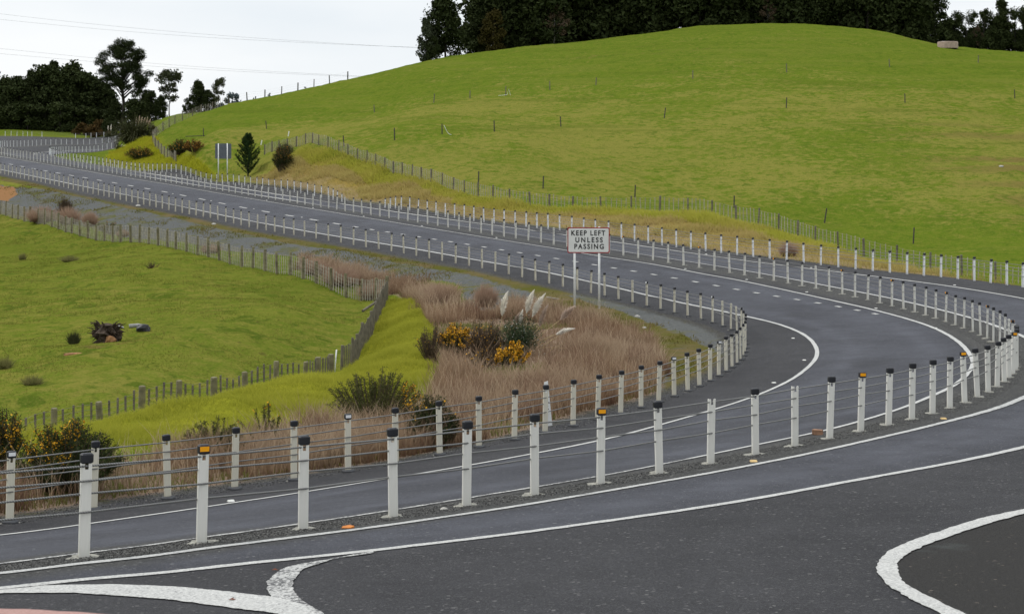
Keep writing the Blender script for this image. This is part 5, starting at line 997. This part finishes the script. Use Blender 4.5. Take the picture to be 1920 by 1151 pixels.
def chips(name, path, off, n, rg, smin, smax, mat):
    t=np.gradient(path,axis=0); t/=np.linalg.norm(t,axis=1)[:,None]; nl=np.stack([-t[:,1],t[:,0]],-1); w=1/np.hypot(*path.T)**1.2; k=rg.choice(len(path),n,p=w/w.sum())
    P=path[k]+nl[k]*rg.uniform(*off,(n,1))+t[k]*rg.uniform(-.3,.3,(n,1)); zz=ground_z(P[:,0],P[:,1]); s=rg.uniform(smin,smax,n)*(.6+.4*rg.random(n)); u,v=rot_rand(n,rg); w_=np.cross(u,v); C=np.stack([P[:,0],P[:,1],zz+s*.25],-1); S=s[:,None]
    V=np.stack([C+u*S*.6,C-u*S*.6,C+v*S*.5,C-v*S*.5,C+w_*S*.4,C-w_*S*.4],1).reshape(-1,3); f=np.array([(0,2,4),(2,1,4),(1,3,4),(3,0,4),(2,0,5),(1,2,5),(3,1,5),(0,3,5)]); Fq=(np.arange(n)[:,None,None]*6+f[None]).reshape(-1,3)
    me=np_mesh(name,V,Fq); attr(me,'tint',np.repeat(rg.random(n),6)); return tag(link(name,me,mat=mat),kind='stuff')
cb_=NB('loose_chips',.9,.15); M_chip=cb_.done(cb_.ramp(cb_.at('tint'),[(0,(.018,.018,.018)),(.55,(.07,.069,.066)),(.85,(.13,.128,.12)),(1,(.30,.29,.27))]))
rg=np.random.default_rng(71); nearA=PA[(np.hypot(*PA.T)<62)&(PA[:,0]>-5.2)][:170]; chips('gravel_chips',nearA,(-.30,.40),26000,rg,.007,.019,M_chip)
nearC=PC[(np.hypot(*PC.T)<75)][:190]; chips('verge_gravel',nearC,(-.15,.75),16000,rg,.008,.026,M_chip)

rg=np.random.default_rng(81); cc_=scatter(R_brown,150,rg); cc_=cc_[~inside(cc_,R_bush)]; q=np.repeat(cc_,110,0)+rg.normal(size=(len(cc_)*110,2))*rg.uniform(.10,.30,(len(cc_),1)).repeat(110,0)
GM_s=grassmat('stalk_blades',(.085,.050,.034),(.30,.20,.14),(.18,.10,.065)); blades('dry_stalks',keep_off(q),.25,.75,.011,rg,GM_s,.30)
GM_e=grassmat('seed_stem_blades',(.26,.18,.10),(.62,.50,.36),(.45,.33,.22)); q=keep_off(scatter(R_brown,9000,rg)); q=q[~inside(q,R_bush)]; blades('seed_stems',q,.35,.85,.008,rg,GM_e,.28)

# ------------------------------------------------------------------ sky, sun, camera
w = bpy.data.worlds.new("World"); SC.world = w; w.use_nodes = True; nt = w.node_tree; nt.nodes.clear()
def wn(t): return nt.nodes.new(t)
SUN_EL, SUN_AZ = math.radians(48), math.radians(292)     # azimuth clockwise from the viewing direction (+Y)
out = wn('ShaderNodeOutputWorld'); sky = wn('ShaderNodeTexSky'); sky.sky_type='NISHITA'; sky.sun_disc=False; sky.sun_elevation=SUN_EL; sky.sun_rotation=SUN_AZ
b1 = wn('ShaderNodeBackground'); b1.inputs[1].default_value=.1; nt.links.new(sky.outputs[0],b1.inputs[0])
tc = wn('ShaderNodeTexCoord'); mp = wn('ShaderNodeMapping'); mp.inputs['Scale'].default_value=(1,1,3.5); nt.links.new(tc.outputs['Generated'],mp.inputs[0])
no = wn('ShaderNodeTexNoise'); no.inputs['Scale'].default_value=3.2; no.inputs['Detail'].default_value=5; no.inputs['Roughness'].default_value=.5; nt.links.new(mp.outputs[0],no.inputs['Vector'])
cr = wn('ShaderNodeValToRGB'); cr.color_ramp.elements[0].position=.32; cr.color_ramp.elements[0].color=(.79,.84,.885,1); cr.color_ramp.elements[1].position=.62; cr.color_ramp.elements[1].color=(.92,.94,.955,1); nt.links.new(no.outputs['Fac'],cr.inputs[0])
sx = wn('ShaderNodeSeparateXYZ'); nt.links.new(tc.outputs['Generated'],sx.inputs[0])
mr = wn('ShaderNodeMapRange'); mr.inputs[1].default_value=.10; mr.inputs[2].default_value=1; mr.inputs[3].default_value=1.08; mr.inputs[4].default_value=1.65; nt.links.new(sx.outputs['Z'],mr.inputs[0])
b2 = wn('ShaderNodeBackground'); nt.links.new(cr.outputs[0],b2.inputs[0]); nt.links.new(mr.outputs[0],b2.inputs[1])
mx = wn('ShaderNodeMixShader'); mx.inputs[0].default_value=.95; nt.links.new(b1.outputs[0],mx.inputs[1]); nt.links.new(b2.outputs[0],mx.inputs[2]); nt.links.new(mx.outputs[0],out.inputs[0])
sd_ = bpy.data.lights.new('sun','SUN'); sd_.energy=1.7; sd_.angle=math.radians(12); sd_.color=(1,.96,.9); so=link('sun',sd_)
dirv=Vector((math.sin(SUN_AZ)*math.cos(SUN_EL),math.cos(SUN_AZ)*math.cos(SUN_EL),math.sin(SUN_EL))); so.rotation_euler=dirv.to_track_quat('Z','Y').to_euler(); so.location=(0,-20,40)
cd = bpy.data.cameras.new('camera'); cam=link('camera',cd,loc=(0,0,CZ)); cam.rotation_euler=(math.pi/2,0,0); SC.camera=cam
cd.sensor_width=36; cd.lens=F/1920*36; cd.shift_y=-(1151/2-YH)/1920; cd.clip_end=20000; cd.clip_start=.1
cd.dof.use_dof=True; cd.dof.focus_distance=34; cd.dof.aperture_fstop=7.0
SC.view_settings.view_transform='Standard'; SC.view_settings.look='None'; SC.view_settings.exposure=0; SC.view_settings.gamma=1
SC.cycles.max_bounces=5; SC.cycles.diffuse_bounces=3; SC.cycles.transparent_max_bounces=8
